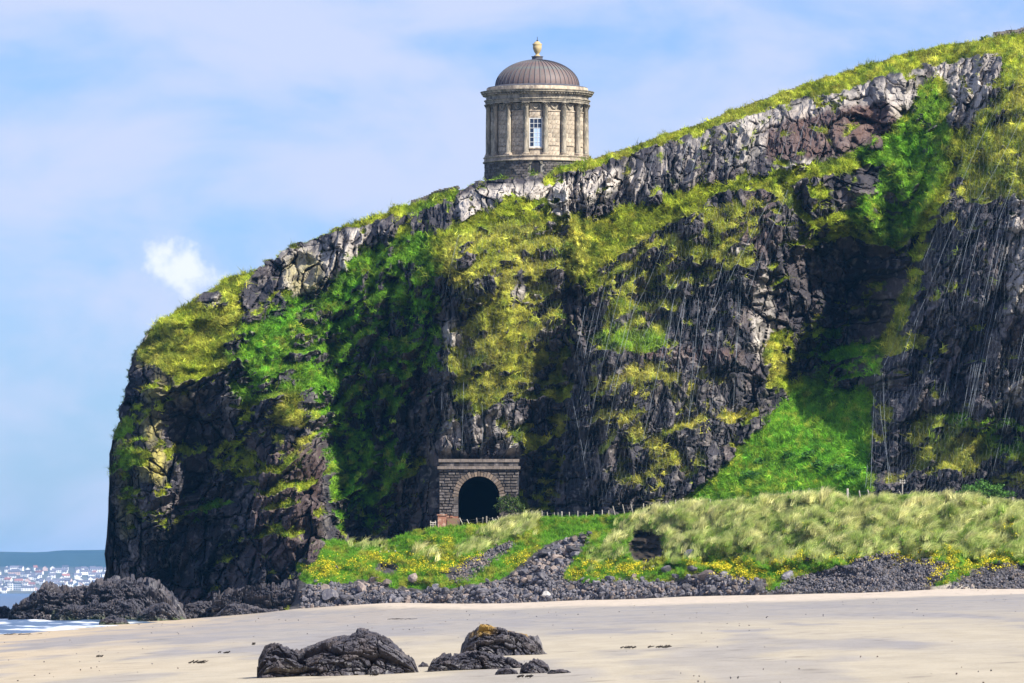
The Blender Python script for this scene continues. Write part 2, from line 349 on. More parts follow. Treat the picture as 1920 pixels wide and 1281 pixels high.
# where the photograph shows turf, pale rock, red-brown rock, lichen
GRASS = raster_poly([
    ('P', .95, [(258, 655), (275, 622), (300, 600), (345, 570), (385, 540), (425, 520), (470, 510), (530, 472), (545, 462), (700, 396), (870, 345), (860, 372), (800, 388), (720, 408), (640, 432), (560, 462), (500, 500), (450, 545), (455, 600), (420, 640), (440, 690), (400, 720), (340, 710), (290, 690)]),
    ('P', .62, [(440, 640), (500, 560), (560, 540), (600, 560), (640, 510), (700, 470), (760, 420), (800, 440), (760, 520), (700, 600), (590, 740), (520, 740), (470, 760), (430, 740), (430, 690)]),
    ('E', .9, 500, 660, 38, 80, 25), ('E', .85, 690, 500, 25, 75, 38), ('E', .8, 600, 600, 30, 60, 35), ('E', .8, 650, 640, 16, 60, 30),
    ('P', .58, [(590, 740), (640, 640), (800, 500), (828, 560), (826, 700), (780, 700), (720, 900), (640, 1000), (610, 900)]), ('E', .6, 700, 780, 20, 50, 10), ('E', .65, 735, 900, 18, 60, 8), ('E', .6, 660, 850, 15, 50, 5),
    ('E', .5, 760, 620, 22, 60, 20),
    ('E', .85, 540, 770, 30, 32, 0), ('E', .6, 520, 820, 22, 30, 0), ('E', .4, 570, 880, 20, 25, 0), ('E', .75, 520, 997, 50, 9, -4), ('E', .75, 400, 940, 22, 12, -20), ('E', .7, 375, 970, 12, 26, 35), ('E', .5, 590, 975, 10, 22, 0),
    ('P', .44, [(400, 760), (470, 750), (590, 780), (600, 900), (520, 960), (430, 900)]), ('P', .34, [(215, 800), (300, 700), (420, 720), (420, 900), (330, 1000), (230, 1000)]), ('E', .6, 455, 800, 22, 50, 15), ('E', .55, 238, 900, 12, 60, 0), ('E', .55, 700, 960, 30, 30, 0), ('E', .55, 235, 830, 18, 70, 0), ('E', .3, 300, 780, 60, 60, 0), ('E', .35, 400, 800, 25, 60, 20), ('E', .4, 470, 720, 30, 40, 0), ('E', .35, 460, 860, 20, 40, 15),
    ('P', .88, [(775, 455), (870, 420), (960, 372), (1050, 385), (1115, 410), (1105, 460), (1090, 530), (1050, 560), (1060, 600), (1035, 640), (1010, 700), (985, 745), (900, 772), (855, 740), (835, 640), (860, 560), (835, 520), (790, 520)]),
    ('E', -.8, 870, 480, 16, 26, 0), ('E', -.75, 985, 560, 26, 20, 0), ('E', -.7, 852, 620, 22, 34, 0), ('E', -.7, 910, 535, 22, 14, 0), ('E', -.7, 1040, 530, 18, 26, 0), ('E', -.6, 885, 660, 16, 16, 0), ('E', -.7, 1022, 605, 20, 20, 0), ('E', -.6, 950, 705, 18, 8, 0), ('E', -.8, 975, 520, 12, 20, 0),
    ('E', .8, 958, 800, 28, 20, 20), ('P', .5, [(1010, 650), (1075, 600), (1070, 800), (1040, 970), (1000, 960), (1010, 880), (960, 820), (990, 760)]), ('E', .5, 965, 950, 28, 25, 0),
    ('P', .98, [(1050, 450), (1120, 404), (1250, 378), (1300, 352), (1450, 325), (1540, 312), (1640, 278), (1680, 300), (1560, 332), (1440, 345), (1350, 368), (1270, 404), (1230, 440), (1150, 480), (1100, 520)]),
    ('P', .5, [(1100, 500), (1230, 440), (1300, 400), (1400, 372), (1460, 380), (1400, 480), (1280, 560), (1250, 640), (1120, 620), (1095, 560)]),
    ('E', .85, 1300, 505, 110, 15, -28), ('E', .85, 1180, 560, 80, 18, -42), ('E', .8, 1290, 470, 60, 14, -35), ('E', .85, 1370, 495, 46, 16, -20), ('E', .75, 1225, 545, 24, 20, 0), ('E', .98, 1180, 640, 72, 24, 3), ('E', .8, 1370, 405, 60, 10, -20),
    ('P', .42, [(1110, 720), (1200, 680), (1280, 700), (1330, 760), (1320, 900), (1200, 930), (1120, 900)]), ('E', .75, 1225, 690, 26, 16, 30), ('E', .75, 1270, 730, 30, 22, 0), ('E', .7, 1240, 850, 34, 36, 0), ('E', .7, 1150, 790, 34, 14, 20), ('E', .6, 1200, 930, 30, 10, 0), ('E', .7, 1340, 715, 30, 10, 20), ('E', .75, 1390, 780, 36, 14, 0), ('E', .6, 1200, 820, 24, 14, 0), ('E', .7, 1110, 740, 9, 9, 0),
    ('P', .98, [(890, 350), (905, 328), (1000, 314), (1105, 294), (1200, 266), (1400, 190), (1700, 95), (1920, 45), (2120, 5), (2120, 60), (1920, 82), (1850, 98), (1760, 122), (1680, 140), (1580, 172), (1500, 186), (1400, 215), (1250, 266), (1150, 300), (1090, 316), (980, 330)]),
    ('P', .82, [(1640, 300), (1700, 215), (1740, 150), (1780, 150), (1770, 240), (1800, 250), (1850, 240), (1790, 320), (1730, 420), (1680, 480), (1600, 440), (1580, 400), (1660, 340)]),
    ('P', .55, [(1430, 350), (1540, 340), (1560, 380), (1600, 440), (1500, 470), (1440, 460)]), ('E', .6, 1450, 520, 22, 20, 0),
    ('P', .72, [(1860, 110), (1920, 80), (2120, 60), (2120, 420), (1920, 380), (1830, 370), (1790, 330), (1740, 400), (1720, 470), (1680, 580), (1650, 660), (1700, 560), (1740, 440), (1790, 330), (1830, 240)]),
    ('E', .95, 1850, 350, 60, 26, -10), ('E', .7, 1690, 590, 14, 90, 22), ('E', .6, 1730, 440, 14, 70, 18),
    ('P', .5, [(1440, 620), (1560, 600), (1660, 640), (1650, 720), (1560, 735), (1480, 730), (1440, 700)]), ('E', .95, 1455, 685, 26, 50, 0), ('E', .7, 1540, 640, 50, 16, -10), ('E', .6, 1610, 655, 40, 18, 0),
    ('P', 1.0, [(1230, 990), (1262, 945), (1290, 925), (1340, 890), (1400, 820), (1440, 785), (1480, 735), (1560, 730), (1632, 722), (1632, 990)]),
    ('E', .95, 1695, 650, 48, 16, -15), ('E', .8, 1740, 790, 26, 14, 0), ('E', .8, 1735, 840, 26, 50, 0), ('P', .6, [(1710, 800), (1800, 775), (1920, 800), (2120, 820), (2120, 900), (1880, 880), (1860, 850), (1760, 880)]), ('E', .95, 1805, 850, 56, 34, -20), ('E', .7, 1890, 900, 36, 18, 0),
    ('E', .6, 1780, 410, 16, 14, 0), ('E', .6, 1700, 700, 30, 12, 0), ('E', .5, 1660, 780, 14, 40, 0), ('E', .8, 760, 880, 36, 22, -30), ('E', .8, 790, 870, 24, 10, -25),
    # bare faces that must stay rock
    ('P', -.6, [(525, 470), (610, 445), (700, 425), (735, 440), (660, 480), (640, 520), (560, 545), (530, 560)]),
    ('P', -.8, [(860, 360), (905, 354), (1000, 343), (1090, 330), (1160, 316), (1170, 345), (1100, 385), (1010, 380), (940, 372), (870, 420), (850, 400)]),
    ('P', -.58, [(1180, 290), (1290, 252), (1400, 220), (1500, 190), (1590, 172), (1700, 145), (1715, 180), (1650, 270), (1480, 300), (1300, 335), (1180, 380)]),
    ('P', -.8, [(1750, 130), (1800, 110), (1880, 95), (1870, 150), (1830, 235), (1790, 220), (1770, 170)]),
    ('E', -.9, 398, 564, 26, 18, 0), ('E', -.9, 1055, 398, 20, 12, 0), ('E', -.8, 1385, 470, 20, 8, 0),
    ('P', -.85, [(1530, 470), (1660, 470), (1690, 560), (1640, 640), (1500, 600), (1470, 540)]),
])
PALE = raster_poly([
    ('P', .95, [(860, 366), (905, 354), (1000, 343), (1090, 330), (1160, 316), (1170, 345), (1100, 392), (1010, 380), (940, 372), (870, 425), (850, 400)]),
    ('P', .38, [(1170, 290), (1290, 252), (1400, 220), (1440, 212), (1440, 270), (1400, 320), (1180, 385)]),
    ('P', .75, [(1400, 215), (1500, 186), (1590, 165), (1720, 130), (1730, 200), (1690, 240), (1660, 200), (1600, 200), (1480, 225), (1410, 260)]),
    ('P', .65, [(1750, 130), (1800, 100), (1900, 95), (1870, 150), (1830, 240), (1790, 235), (1750, 250)]),
    ('P', .6, [(525, 470), (610, 445), (700, 422), (740, 430), (690, 470), (640, 520), (560, 560), (530, 560)]),
    ('E', .9, 412, 568, 11, 16, 0), ('E', .95, 1055, 398, 20, 12, 0), ('E', .95, 1388, 472, 20, 8, -20), ('E', .7, 985, 556, 24, 18, 0), ('E', .7, 852, 630, 22, 36, 0), ('E', .55, 880, 680, 20, 18, 0), ('E', .6, 1020, 610, 18, 16, 0), ('E', .5, 960, 705, 16, 10, 0),
    ('P', .32, [(828, 760), (980, 770), (975, 860), (828, 860)]), ('P', .12, [(1090, 700), (1400, 700), (1380, 940), (1080, 940)]),
    ('E', .5, 1430, 600, 22, 90, 0), ('E', .35, 440, 750, 26, 26, 0), ('E', .5, 600, 745, 12, 18, 0), ('P', .45, [(1885, 350), (2120, 300), (2120, 600), (1890, 600)]), ('E', .35, 1900, 740, 26, 30, 0),
    ('E', .95, 1490, 312, 44, 6, -6), ('E', .4, 280, 640, 20, 40, 0),
])
BROWN = raster_poly([
    ('P', .8, [(1430, 235), (1500, 205), (1650, 190), (1700, 200), (1690, 260), (1600, 290), (1440, 305)]), ('P', .5, [(470, 840), (610, 840), (610, 1060), (480, 1060)]),
    ('E', .7, 1290, 665, 110, 10, 0), ('E', .5, 1420, 420, 40, 60, 0), ('E', .5, 770, 700, 30, 50, 0), ('E', .4, 360, 1120, 60, 20, 0), ('E', .45, 1100, 470, 30, 30, 0)])
LICH = raster_poly([('E', 1, 296, 872, 17, 34, 0), ('E', .8, 268, 880, 8, 22, 0), ('E', .9, 288, 742, 12, 16, 0), ('E', .6, 285, 800, 20, 30, 0), ('E', .7, 275, 670, 22, 16, 0), ('E', .35, 230, 850, 14, 60, 0), ('E', .3, 330, 720, 40, 40, 0), ('E', .5, 570, 515, 40, 40, 0), ('E', .3, 240, 950, 18, 60, 0)])
DRY = raster_poly([
    ('P', .8, [(840, 450), (1115, 400), (1100, 520), (1060, 600), (985, 745), (900, 772), (835, 700)]), ('P', .45, [(250, 690), (280, 610), (400, 540), (460, 560), (440, 700), (300, 720)]),
    ('E', .95, 1805, 850, 60, 40, 0), ('P', .9, [(1080, 680), (1420, 660), (1420, 960), (1080, 960)]), ('P', .6, [(1100, 500), (1300, 400), (1480, 350), (1420, 560), (1200, 640)]), ('P', .7, [(1000, 640), (1080, 600), (1060, 960), (950, 900)]),
    ('P', .65, [(1640, 600), (1780, 600), (1780, 930), (1640, 930)]), ('P', .5, [(1800, 100), (2120, 60), (2120, 460), (1750, 460)]), ('E', .7, 1455, 685, 30, 50, 0), ('E', .8, 550, 790, 50, 60, 0), ('E', .6, 1890, 900, 50, 30, 0),
    ('P', .35, [(1100, 300), (1400, 190), (1920, 50), (1920, 90), (1400, 230), (1100, 320)])])
LUSH = raster_poly([
    ('P', .8, [(430, 640), (560, 540), (700, 460), (800, 430), (828, 560), (826, 700), (720, 1000), (620, 1000), (560, 740), (440, 760)]), ('P', .85, [(1230, 990), (1340, 890), (1480, 735), (1632, 720), (1632, 990)]),
    ('P', .7, [(1640, 300), (1740, 150), (1780, 200), (1780, 320), (1680, 480), (1580, 400)]), ('P', .8, [(1540, 600), (1660, 640), (1650, 735), (1500, 735)]), ('E', .7, 1660, 290, 60, 26, 0), ('E', .8, 395, 950, 50, 40, 0), ('E', .6, 235, 850, 30, 80, 0), ('P', .6, [(1740, 780), (2100, 780), (2100, 860), (1760, 860)]),
    ('E', .5, 1180, 640, 70, 24, 0), ('E', .5, 1000, 322, 90, 10, -8), ('E', .5, 820, 385, 60, 14, -20)])

NU, NT, NB = 1180, 740, 14
u = np.concatenate([np.array([192, 196, 200, 203, 206, 208]), np.linspace(210, 300, 110), np.linspace(300, 2100, NU - 116 + 1)[1:], np.linspace(2106, 2760, 60)]); NU = len(u)
ytop = pinterp(SKYL, u) + fbm(u / 14, u * 0, 3, 3) * 5 + (np.round(vn(u / 24, u * 0, 8) * 3) / 3 - .5) * 7 * ss(280, 400, u) * ss(1900, 1200, u)
ybot = pinterp([(190, 1172), (540, 1172), (600, 1062), (900, 1040), (1200, 1010), (2100, 985)], u)
t = np.linspace(0, 1, NT)
PX = np.broadcast_to(u[None], (NT, NU)).copy(); PY = ybot[None] + (ytop - ybot)[None] * t[:, None]
d = samp(DEPTH, PX, PY)
X0 = (PX - 960) / 20; Z0 = (HZ - PY) / 20       # metres on the cliff face
G0 = samp(GRASS, PX, PY); pale = samp(PALE, PX, PY); brown = samp(BROWN, PX, PY); lich = samp(LICH, PX, PY); dry = samp(DRY, PX, PY) * ss(1270, 1240, PX + (940 - PY) * -.9 + ((PX > 1640) + (PY < 700)) * -900); lush = samp(LUSH, PX, PY)
talus = ss(0.5, 1, samp(raster_poly([('P', 1, [(1230, 990), (1262, 945), (1340, 890), (1480, 745), (1560, 740), (1628, 732), (1628, 990)])]), PX, PY))
wx = fbm(X0 / 3.5, Z0 / 3.5, 41, 3) * 1.1; wz = fbm(X0 / 3.5, Z0 / 3.5, 57, 3) * 1.1
XW, ZW = X0 + wx, Z0 + wz
# gullies and ribs that lean: strongest left of the spur and under the terrace
lean = np.interp(PX.ravel(), [200, 400, 600, 800, 860, 1050, 1100, 1400, 1560, 1700, 1900], [.2, .6, .7, .4, .05, .1, .55, .3, .3, .6, .5]).reshape(PX.shape)
q = (XW - lean * ZW)
big = fbm(XW / 9, ZW / 9, 5, 4) * 2.0
ridge = 1 - np.abs(fbm(q / 3.2, ZW / 12, 11, 3) * 2.4); ridge = ridge * (1.1 + 1.3 * ss(.2, .6, lean))
def ledge(h, s, wv, ln):      # benches: an overhanging face below, a turf shelf on top
    ph = ZW / h + fbm(q / (h * 2.2), ZW / (h * 5), s, 3) * 2.2 + .25 * XW / h * ln; f = ph - np.floor(ph); k = np.floor(ph)
    am = .35 + 1.0 * vn(q / (h * 1.1), k * 7.7, s + 3)
    return np.where(f < .64, -.5 + f / .64, .5 - (f - .64) / .36) * am, ss(.52, .72, f) * ss(1.05, .9, f)
l1, t1 = ledge(3.1, 611, 1, -.9); l2, t2 = ledge(1.25, 641, 1, -.6)
rib2 = (1 - np.abs(fbm(q / 0.9, ZW / 5, 19, 3) * 2.2)) * 0.5
gsoft = ss(.55, .95, G0)
calm = 1 - 0.9 * talus
disp = (big + ridge * (1 - .2 * gsoft) + l1 * 1.35 + l2 * .55) * calm
topfade = ss(0, 0.05, 1 - t)[:, None]
XB = X0 + .3 * wx - .22 * ss(.3, .7, lean) * Z0; ZB = Z0 + .35 * wz
b1, c1, j1 = blocks(XB / 2.9 , ZB / 6.5, 101, .35, .07, .75)
b2, c2, j2 = blocks(XB / 1.0, ZB / 2.3, 131, .45, .10, .7)
b3, c3, j3 = blocks(XB / 0.40, ZB / .60, 171, .6, .14, .5)
rock = b1 * 1.9 + b2 * 1.0 + b3 * 0.36 + rib2 * .35 + fbm(X0 / .35, Z0 / .35, 77, 2) * .09
# first pass: how much the surface faces up, for turf on ledges
d1 = disp + rock * 0.8 * (1 - talus)
yy = 650 + d - d1
sl_ = -(np.gradient(yy, axis=0) / np.gradient(Z0, axis=0)); 
def blur(a, n):
    for _ in range(n):
        p = np.pad(a, 1, mode='edge'); a = (p[:-2, 1:-1] + p[2:, 1:-1] + p[1:-1, :-2] + p[1:-1, 2:] + a) / 5
    return a
up = blur(np.clip(np.gradient(yy, axis=0) / np.maximum(np.gradient(Z0, axis=0), 1e-3), -3, 5), 8)   # + = leaning back
gn = fbm(q / 1.6, ZW / 4.2, 211, 4) * .42 + fbm(X0 / .6, Z0 / .6, 223, 3) * .30 + fbm(X0 / .2, Z0 / .2, 227, 2) * .16
tf, _t2, tcid, _t3, _t4 = worley(q / .62 + wx * .3, ZW / .5, 331)
raw = (G0 - .50) * 1.05 + gn * 1.15 + np.clip((up - .2) * .14, -.22, .30) + (t1 - .45) * .36 + (t2 - .45) * .20 + (G0 < .2) * -.14 + ss(.88, .97, G0) * .25 
G = ss(-.06, .16, raw); G = np.maximum(G, talus)
G = G * (1 - ss(.3, .6, samp(raster_poly([('E', 1, 398, 564, 22, 15, 0), ('E', 1, 1055, 398, 18, 10, 0), ('E', 1, 296, 872, 16, 32, 0), ('P', 1, [(845, 880), (955, 880), (955, 1000), (845, 1000)])]), PX, PY)))
pillow = fbm(q / .9, ZW / 1.4, 301, 4, .6) * .85 + (1 - np.abs(fbm(q / .45, ZW / 1.1, 311, 3)) * 2) * .20
disp = disp + rock * (1 - .82 * G) + G * ((pillow + (.55 - tf) * .75) * (1 - .75 * talus) + .42)
disp = disp * (0.25 + 0.75 * topfade) 
# the pale outcrops stand out as bold buttresses
disp += pale * (1 - G) * (b2 * .9 - .1) * topfade
# lower-left dark caves bite deeper
for (cx, cy, rx, ry, dd) in [(352, 815, 30, 45, 2.5), (365, 900, 22, 40, 2), (335, 1085, 40, 30, 1.5), (1560, 500, 90, 70, 3), (1600, 590, 60, 60, 2.5), (1612, 305, 14, 16, 3), (765, 590, 22, 40, 2.5), (770, 790, 30, 60, 1.5), (640, 900, 18, 60, 2), (1045, 780, 20, 60, 1.5), (1075, 560, 10, 50, 1.2), (1210, 250, 0.1, 0.1, 0)]:
    if dd: disp -= dd * ss(1.2, .3, np.hypot((PX - cx) / rx, (PY - cy) / ry))
# keep the portal clear
pk = ss(1.35, .9, np.maximum(np.abs(PX - 898) / 82, np.abs(PY - 925) / 68))
disp = disp * (1 - pk) + pk * (-.6)
Yc = 650 + d * (1 - pk) + pk * (-4.2) - disp
P3 = at(PX, PY, 650 + d)
P3[..., 1] = Yc
jx = (fbm(XW / .8, ZW / .8, 401, 3) * .28 + (c2 - .5) * .30 * (1 - G)) * (1 - pk); P3[..., 0] += jx
P3[..., 2] += fbm(XW / .8, ZW / .8, 431, 3) * .25 * topfade * (1 - pk) + (c3 - .5) * .14 * (1 - G) * topfade
# plateau behind the brink
back = np.array([.4, 1, 2, 3.5, 5.5, 8, 11, 15, 20, 27, 36, 48, 62, 80])
hb = fbm(u[None] / 60 + 0 * back[:, None], back[:, None] / 6, 9, 3) * .35 
Bk = np.repeat(P3[-1][None], NB, 0).copy(); Bk[..., 1] += back[:, None]; Bk[..., 2] += hb * ss(0, 4, back)[:, None] - .25 * back[:, None] ** .8 * 0.5 - .01 * back[:, None]
lw = ss(262, 205, u)[None]; Bk[..., 0] += back[:, None] * .05 * lw
P = np.concatenate([P3, Bk], 0); CLIFF_P3 = P3
# ---- colour of the materials themselves
def mixc(a, b, f): return a * (1 - f[..., None]) + np.asarray(b) * f[..., None]
n1_ = fbm(X0 / 1.7, Z0 / 2.6, 501, 4); n2_ = fbm(X0 / .35, Z0 / .5, 521, 3); n3_ = fbm(X0 / 6, Z0 / 6, 541, 3)
rc = np.zeros(PX.shape + (3,)) + np.array([.050, .047, .056])
rc = mixc(rc, [.105, .088, .088], ss(.45, .9, c2)); rc = mixc(rc, [.028, .028, .036], ss(.1, .5, n1_))
rc = mixc(rc, [.30, .27, .25], ss(.28, .5, n2_ + .25 * c3 - .1) * .45)
rc = mixc(rc, [.15, .085, .065], np.clip(brown * (.6 + .5 * n1_), 0, 1))
pl = np.clip(pale * 1.15 + .35 * n2_ - .12 + (c2 - .5) * .45 + (c1 - .5) * .35 + n1_ * .5, 0, 1) * ss(.05, .3, pale)
rc = mixc(rc, [.54, .49, .43], pl * ss(.0, .5, j3 + .35) * .92)
rc = mixc(rc, [.42, .37, .10], np.clip(lich * (.75 + .7 * n2_), 0, 1))
rc = mixc(rc, [.020, .020, .026], (1 - j2) * .55 * (1 - .5 * pl))
gc = np.zeros(PX.shape + (3,)) + np.array([.28, .335, .026])
gc = mixc(gc, [.115, .33, .02], np.clip(lush + .25 * n1_, 0, 1)); gc = mixc(gc, [.46, .44, .09], np.clip(dry * .75 + .55 * n1_ + .25 * n2_ - .12, 0, 1) * ss(.15, .4, dry + .15))
gc = mixc(gc, [.045, .11, .014], ss(.12, .5, -n2_ + .25 * n3_) * .7); gc = mixc(gc, [.46, .46, .07], ss(.30, .5, n2_ + .3 * n3_) * .6)
gc = gc * (1 + .22 * talus[..., None])
gc = gc * (1 + (.95 * (tcid - .48)) * (1 - .6 * talus))[..., None]
cc = mixc(rc, [0, 0, 0], G * 0) * (1 - G[..., None]) + gc * G[..., None]
CB = np.concatenate([cc, np.repeat(cc[-1][None], NB, 0)], 0)
GA = np.concatenate([G, np.repeat(G[-1][None], NB, 0)], 0)
hole = ((np.abs(PX - 898) < 42) & (PY > 905) & (PY < 1000)) | (np.hypot((PX - 898) / 42, (PY - 932) / 42) < 1)
keep = ~(hole[:-1, :-1]); keep = np.concatenate([keep, np.ones((NB, NU - 1), bool)], 0)
M_CLIFF = mat('cliff_rock_and_turf', attr='Col', rough=.88, spec=.18, noise=(2.6, .35, .75, (.55, .55, .58), 'MULTIPLY'), noise2=(9, .52, .72, (1.5, 1.45, 1.3), 'MULTIPLY'), bump=.10, bscale=5)
cliff = link('cliff', mesh_np('cliff', P.reshape(-1, 3), grid_faces(NU, NT + NB, keep[:, :]), M_CLIFF, False, {'Col': CB.reshape(-1, 3)}))
setp(cliff, 'tall dark basalt cliff with turf ledges rising to the right above the beach', None, None, 'structure')

# turf tufts over the cliff
TUFTS = [tuft('turf_tuft', M_TUFT, 12, .50, .045, .75, .26, 2, s, (-.12, -.10)) for s in (1, 2, 3)]
cell = 0.02 * (u[1:] - u[:-1])[None] * 1.0
ai = rng.random(P3.shape[:2]); dens = G ** 1.5 * np.concatenate([np.diff(u), [1.5]])[None] * ((ybot - ytop) / NT)[None] / 400 * 85
pickm = ai < dens
idx = np.argwhere(pickm); print('cliff tufts', len(idx))
if len(idx) > 98000: idx = idx[rng.permutation(len(idx))[:98000]]
pp = P3[idx[:, 0], idx[:, 1]]; tg = gc[idx[:, 0], idx[:, 1]]
n = len(pp); tn = rng.random(n)[:, None]; tg = tg * (.5 + 1.3 * tn ** 1.3)
tg[:, 0] *= 1 + .25 * (rng.random(n) - .3)
rot = np.stack([R(38) + rng.normal(0, .35, n), rng.normal(.12, .35, n), rng.normal(0, .8, n)], -1)
scatter('cliff_turf', pp, rot, rng.uniform(.5, 1.2, n) * np.where(rng.random(n) < .12, 1.7, 1), tg, TUFTS, 'grass and moss growing over the ledges of the cliff', 'grass')
# skyline grass
ns = 5000; us = rng.integers(20, NU - 1, ns); ns = len(us); bs = rng.random(ns) ** 1.5 * 4
pp = P3[-1][us].copy(); pp[:, 1] += bs; pp[:, 2] -= .1 + .08 * bs; pp[:, 0] += rng.normal(0, .1, ns)
tg = gc[-1][us] * rng.uniform(.8, 1.5, (ns, 1)); rot = np.stack([rng.normal(0.1, .2, ns), rng.normal(.1, .25, ns), rng.uniform(0, 6.28, ns)], -1)
scatter('brink_grass', pp, rot, rng.uniform(.35, .8, ns) * np.where((u[us] > 895) & (u[us] < 1100), .6, 1), tg, TUFTS, 'grass along the brink of the cliff against the sky', 'grass')
print('cliff', time.time() - T0)

def cliff_near(px, py):
    """depth of the finished cliff at a photo column and row"""
    ci = np.clip(np.searchsorted(u, px), 0, NU - 1); tt = (py - ybot[ci]) / (ytop[ci] - ybot[ci]); ri = np.clip((tt * (NT - 1)).astype(int), 0, NT - 1)
    return Yc[ri, ci]
# ================================================================== BANK AND DUNES
YT = [(300, 650), (540, 648), (640, 646), (820, 638), (1000, 632), (1200, 622), (1400, 612), (1640, 604), (1920, 600), (2120, 598)]
CREST = [(530, 1160), (542, 1120), (550, 1080), (560, 1040), (580, 1018), (600, 1012), (640, 1016), (670, 1021), (700, 1018), (732, 1013), (785, 994), (820, 988), (865, 986), (910, 984), (945, 977), (1000, 971), (1100, 969), (1150, 968), (1180, 964), (1210, 958), (1250, 952), (1300, 948),
         (1400, 944), (1480, 935), (1560, 931), (1600, 943), (1650, 935), (1800, 935), (1900, 948), (2120, 955)]
CONT = [(300, 1162), (500, 1150), (560, 1143), (660, 1137), (740, 1133), (870, 1133), (960, 1131), (1100, 1125), (1200, 1122), (1300, 1117), (1400, 1113), (1440, 1112), (1600, 1111), (1700, 1109), (1770, 1100), (1800, 1100), (1830, 1107), (2120, 1106)]
bu = np.concatenate([np.linspace(535, 2120, 900), np.linspace(2130, 2760, 50)]); bt = np.linspace(0, 1, 190); BU, BT = np.meshgrid(bu, bt)
bcr = pinterp(CREST, bu) + fbm(bu / 25, bu * 0, 71, 3) * 2.5; bco = pinterp(CONT, bu); byt = pinterp(YT, bu); bw = np.interp(bu, [520, 1150, 1300, 2120], [17, 17, 14, 14])
BPY = bco + (bcr - bco) * BT ** 1.0
BY = (byt - bw)[None] + bw[None] * (BT * .85 + .15 * BT ** 2)
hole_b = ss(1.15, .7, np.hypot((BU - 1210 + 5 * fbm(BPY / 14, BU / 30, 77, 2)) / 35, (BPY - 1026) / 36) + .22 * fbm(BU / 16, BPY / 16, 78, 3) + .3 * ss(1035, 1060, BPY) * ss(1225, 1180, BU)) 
dune = ss(1150, 1230, BU) * ss(1085, 1050, BPY)
wob = fbm(BU / 60, BPY / 30, 81, 4) * 1.3 + fbm(BU / 20, BPY / 11, 91, 3) * .9 * (.4 + dune)
BP = at(BU, BPY, BY); BY2 = BY - wob * ss(0, .1, BT) * ss(1, .93, BT) * 1.3 + hole_b * (2.0 + .5 * fbm(BU / 9, BPY / 14, 79, 3)) + ss(.9, .3, np.hypot((BU - 725) / 26, (BPY - 1066) / 13)) * 1.2
BP[..., 1] = BY2; BP[..., 2] += (fbm(BU / 14, BPY / 9, 95, 3) * .2 + dune * fbm(BU / 26, BPY / 12, 96, 3) * .5) * (1 - hole_b) * ss(0, .06, BT) * ss(1, .95, BT)
BP[0, :, 2] -= .6
# railway terrace behind the crest
tb = np.array([.3, 1, 2, 4, 7, 11, 16, 24, 36, 60]); Tk = np.repeat(BP[-1][None], len(tb), 0).copy(); Tk[..., 1] += tb[:, None]; Tk[..., 2] -= (np.minimum(tb, 1.5) * .12)[:, None]
Tk[..., 0] += ((Tk[..., 1] - BP[-1][None, :, 1]) * (bu - 960) / F)
bx, bz = BP[..., 0], BP[..., 2]
def inpoly(name, items): return raster_poly(items)
MAR = raster_poly([('P', 1, [(1150, 1010), (1165, 985), (1200, 960), (1260, 945), (1480, 920), (1560, 915), (2120, 925), (2120, 1040), (1900, 1045), (1750, 1040), (1650, 1045), (1500, 1052), (1400, 1050), (1330, 1040), (1260, 1060), (1240, 1010), (1180, 1000), (1140, 1050), (1110, 1060)]),
    ('P', .9, [(930, 985), (950, 965), (1010, 965), (1010, 985), (940, 1015), (860, 1045), (850, 1040), (900, 1010)]), ('E', .55, 690, 1020, 40, 8, 0), ('E', .6, 800, 1040, 26, 10, 0), ('E', .9, 1815, 1098, 18, 12, 0), ('E', .5, 1130, 1045, 40, 16, -20)])
FLO = raster_poly([('P', .75, [(1380, 1080), (1420, 1040), (1500, 1035), (1600, 1045), (1740, 1030), (1820, 1030), (1920, 1045), (2120, 1050), (2120, 1065), (1900, 1065), (1790, 1085), (1740, 1062), (1620, 1050), (1530, 1055), (1480, 1080), (1400, 1100)]),
    ('P', .8, [(1080, 1060), (1150, 1055), (1240, 1062), (1200, 1080), (1100, 1085), (1060, 1080)]), ('P', .6, [(560, 1060), (640, 1050), (700, 1050), (690, 1080), (620, 1095), (575, 1085)]), ('P', .5, [(690, 1040), (800, 1040), (880, 1050), (840, 1075), (780, 1085), (720, 1070)]),
    ('E', .7, 825, 1020, 28, 10, 0), ('E', .6, 1345, 1050, 30, 14, 0), ('E', .8, 1370, 1068, 40, 16, 0), ('E', .7, 1760, 1085, 24, 14, -30), ('E', .5, 1700, 1000, 60, 10, 0), ('E', .5, 1550, 1000, 60, 12, 0), ('E', .5, 980, 1050, 40, 8, -25), ('E', .6, 870, 1060, 50, 6, -28), ('E', .7, 1300, 1060, 22, 8, 0), ('E', .7, 1885, 1000, 34, 14, 0)])
SCREE = raster_poly([('P', 1, [(1440, 1118), (1480, 1092), (1540, 1070), (1600, 1048), (1650, 1040), (1720, 1052), (1790, 1062), (1760, 1090), (1740, 1118)]), ('P', .9, [(1760, 1118), (1810, 1080), (1850, 1060), (2120, 1050), (2120, 1120)]),
    ('P', .9, [(540, 1160), (545, 1085), (600, 1098), (700, 1085), (740, 1100), (860, 1102), (920, 1090), (955, 1075), (1000, 1040), (1035, 1012), (1075, 1002), (1104, 1008), (1085, 1045), (1058, 1075), (1060, 1092), (1250, 1094), (1320, 1070), (1440, 1085), (1440, 1140), (900, 1145)]),
    ('P', .8, [(820, 1075), (880, 1045), (945, 1015), (975, 1020), (930, 1050), (880, 1085), (840, 1090)]), ('E', .9, 725, 1066, 26, 12, 0), ('E', 1, 1210, 1030, 32, 26, 0)])
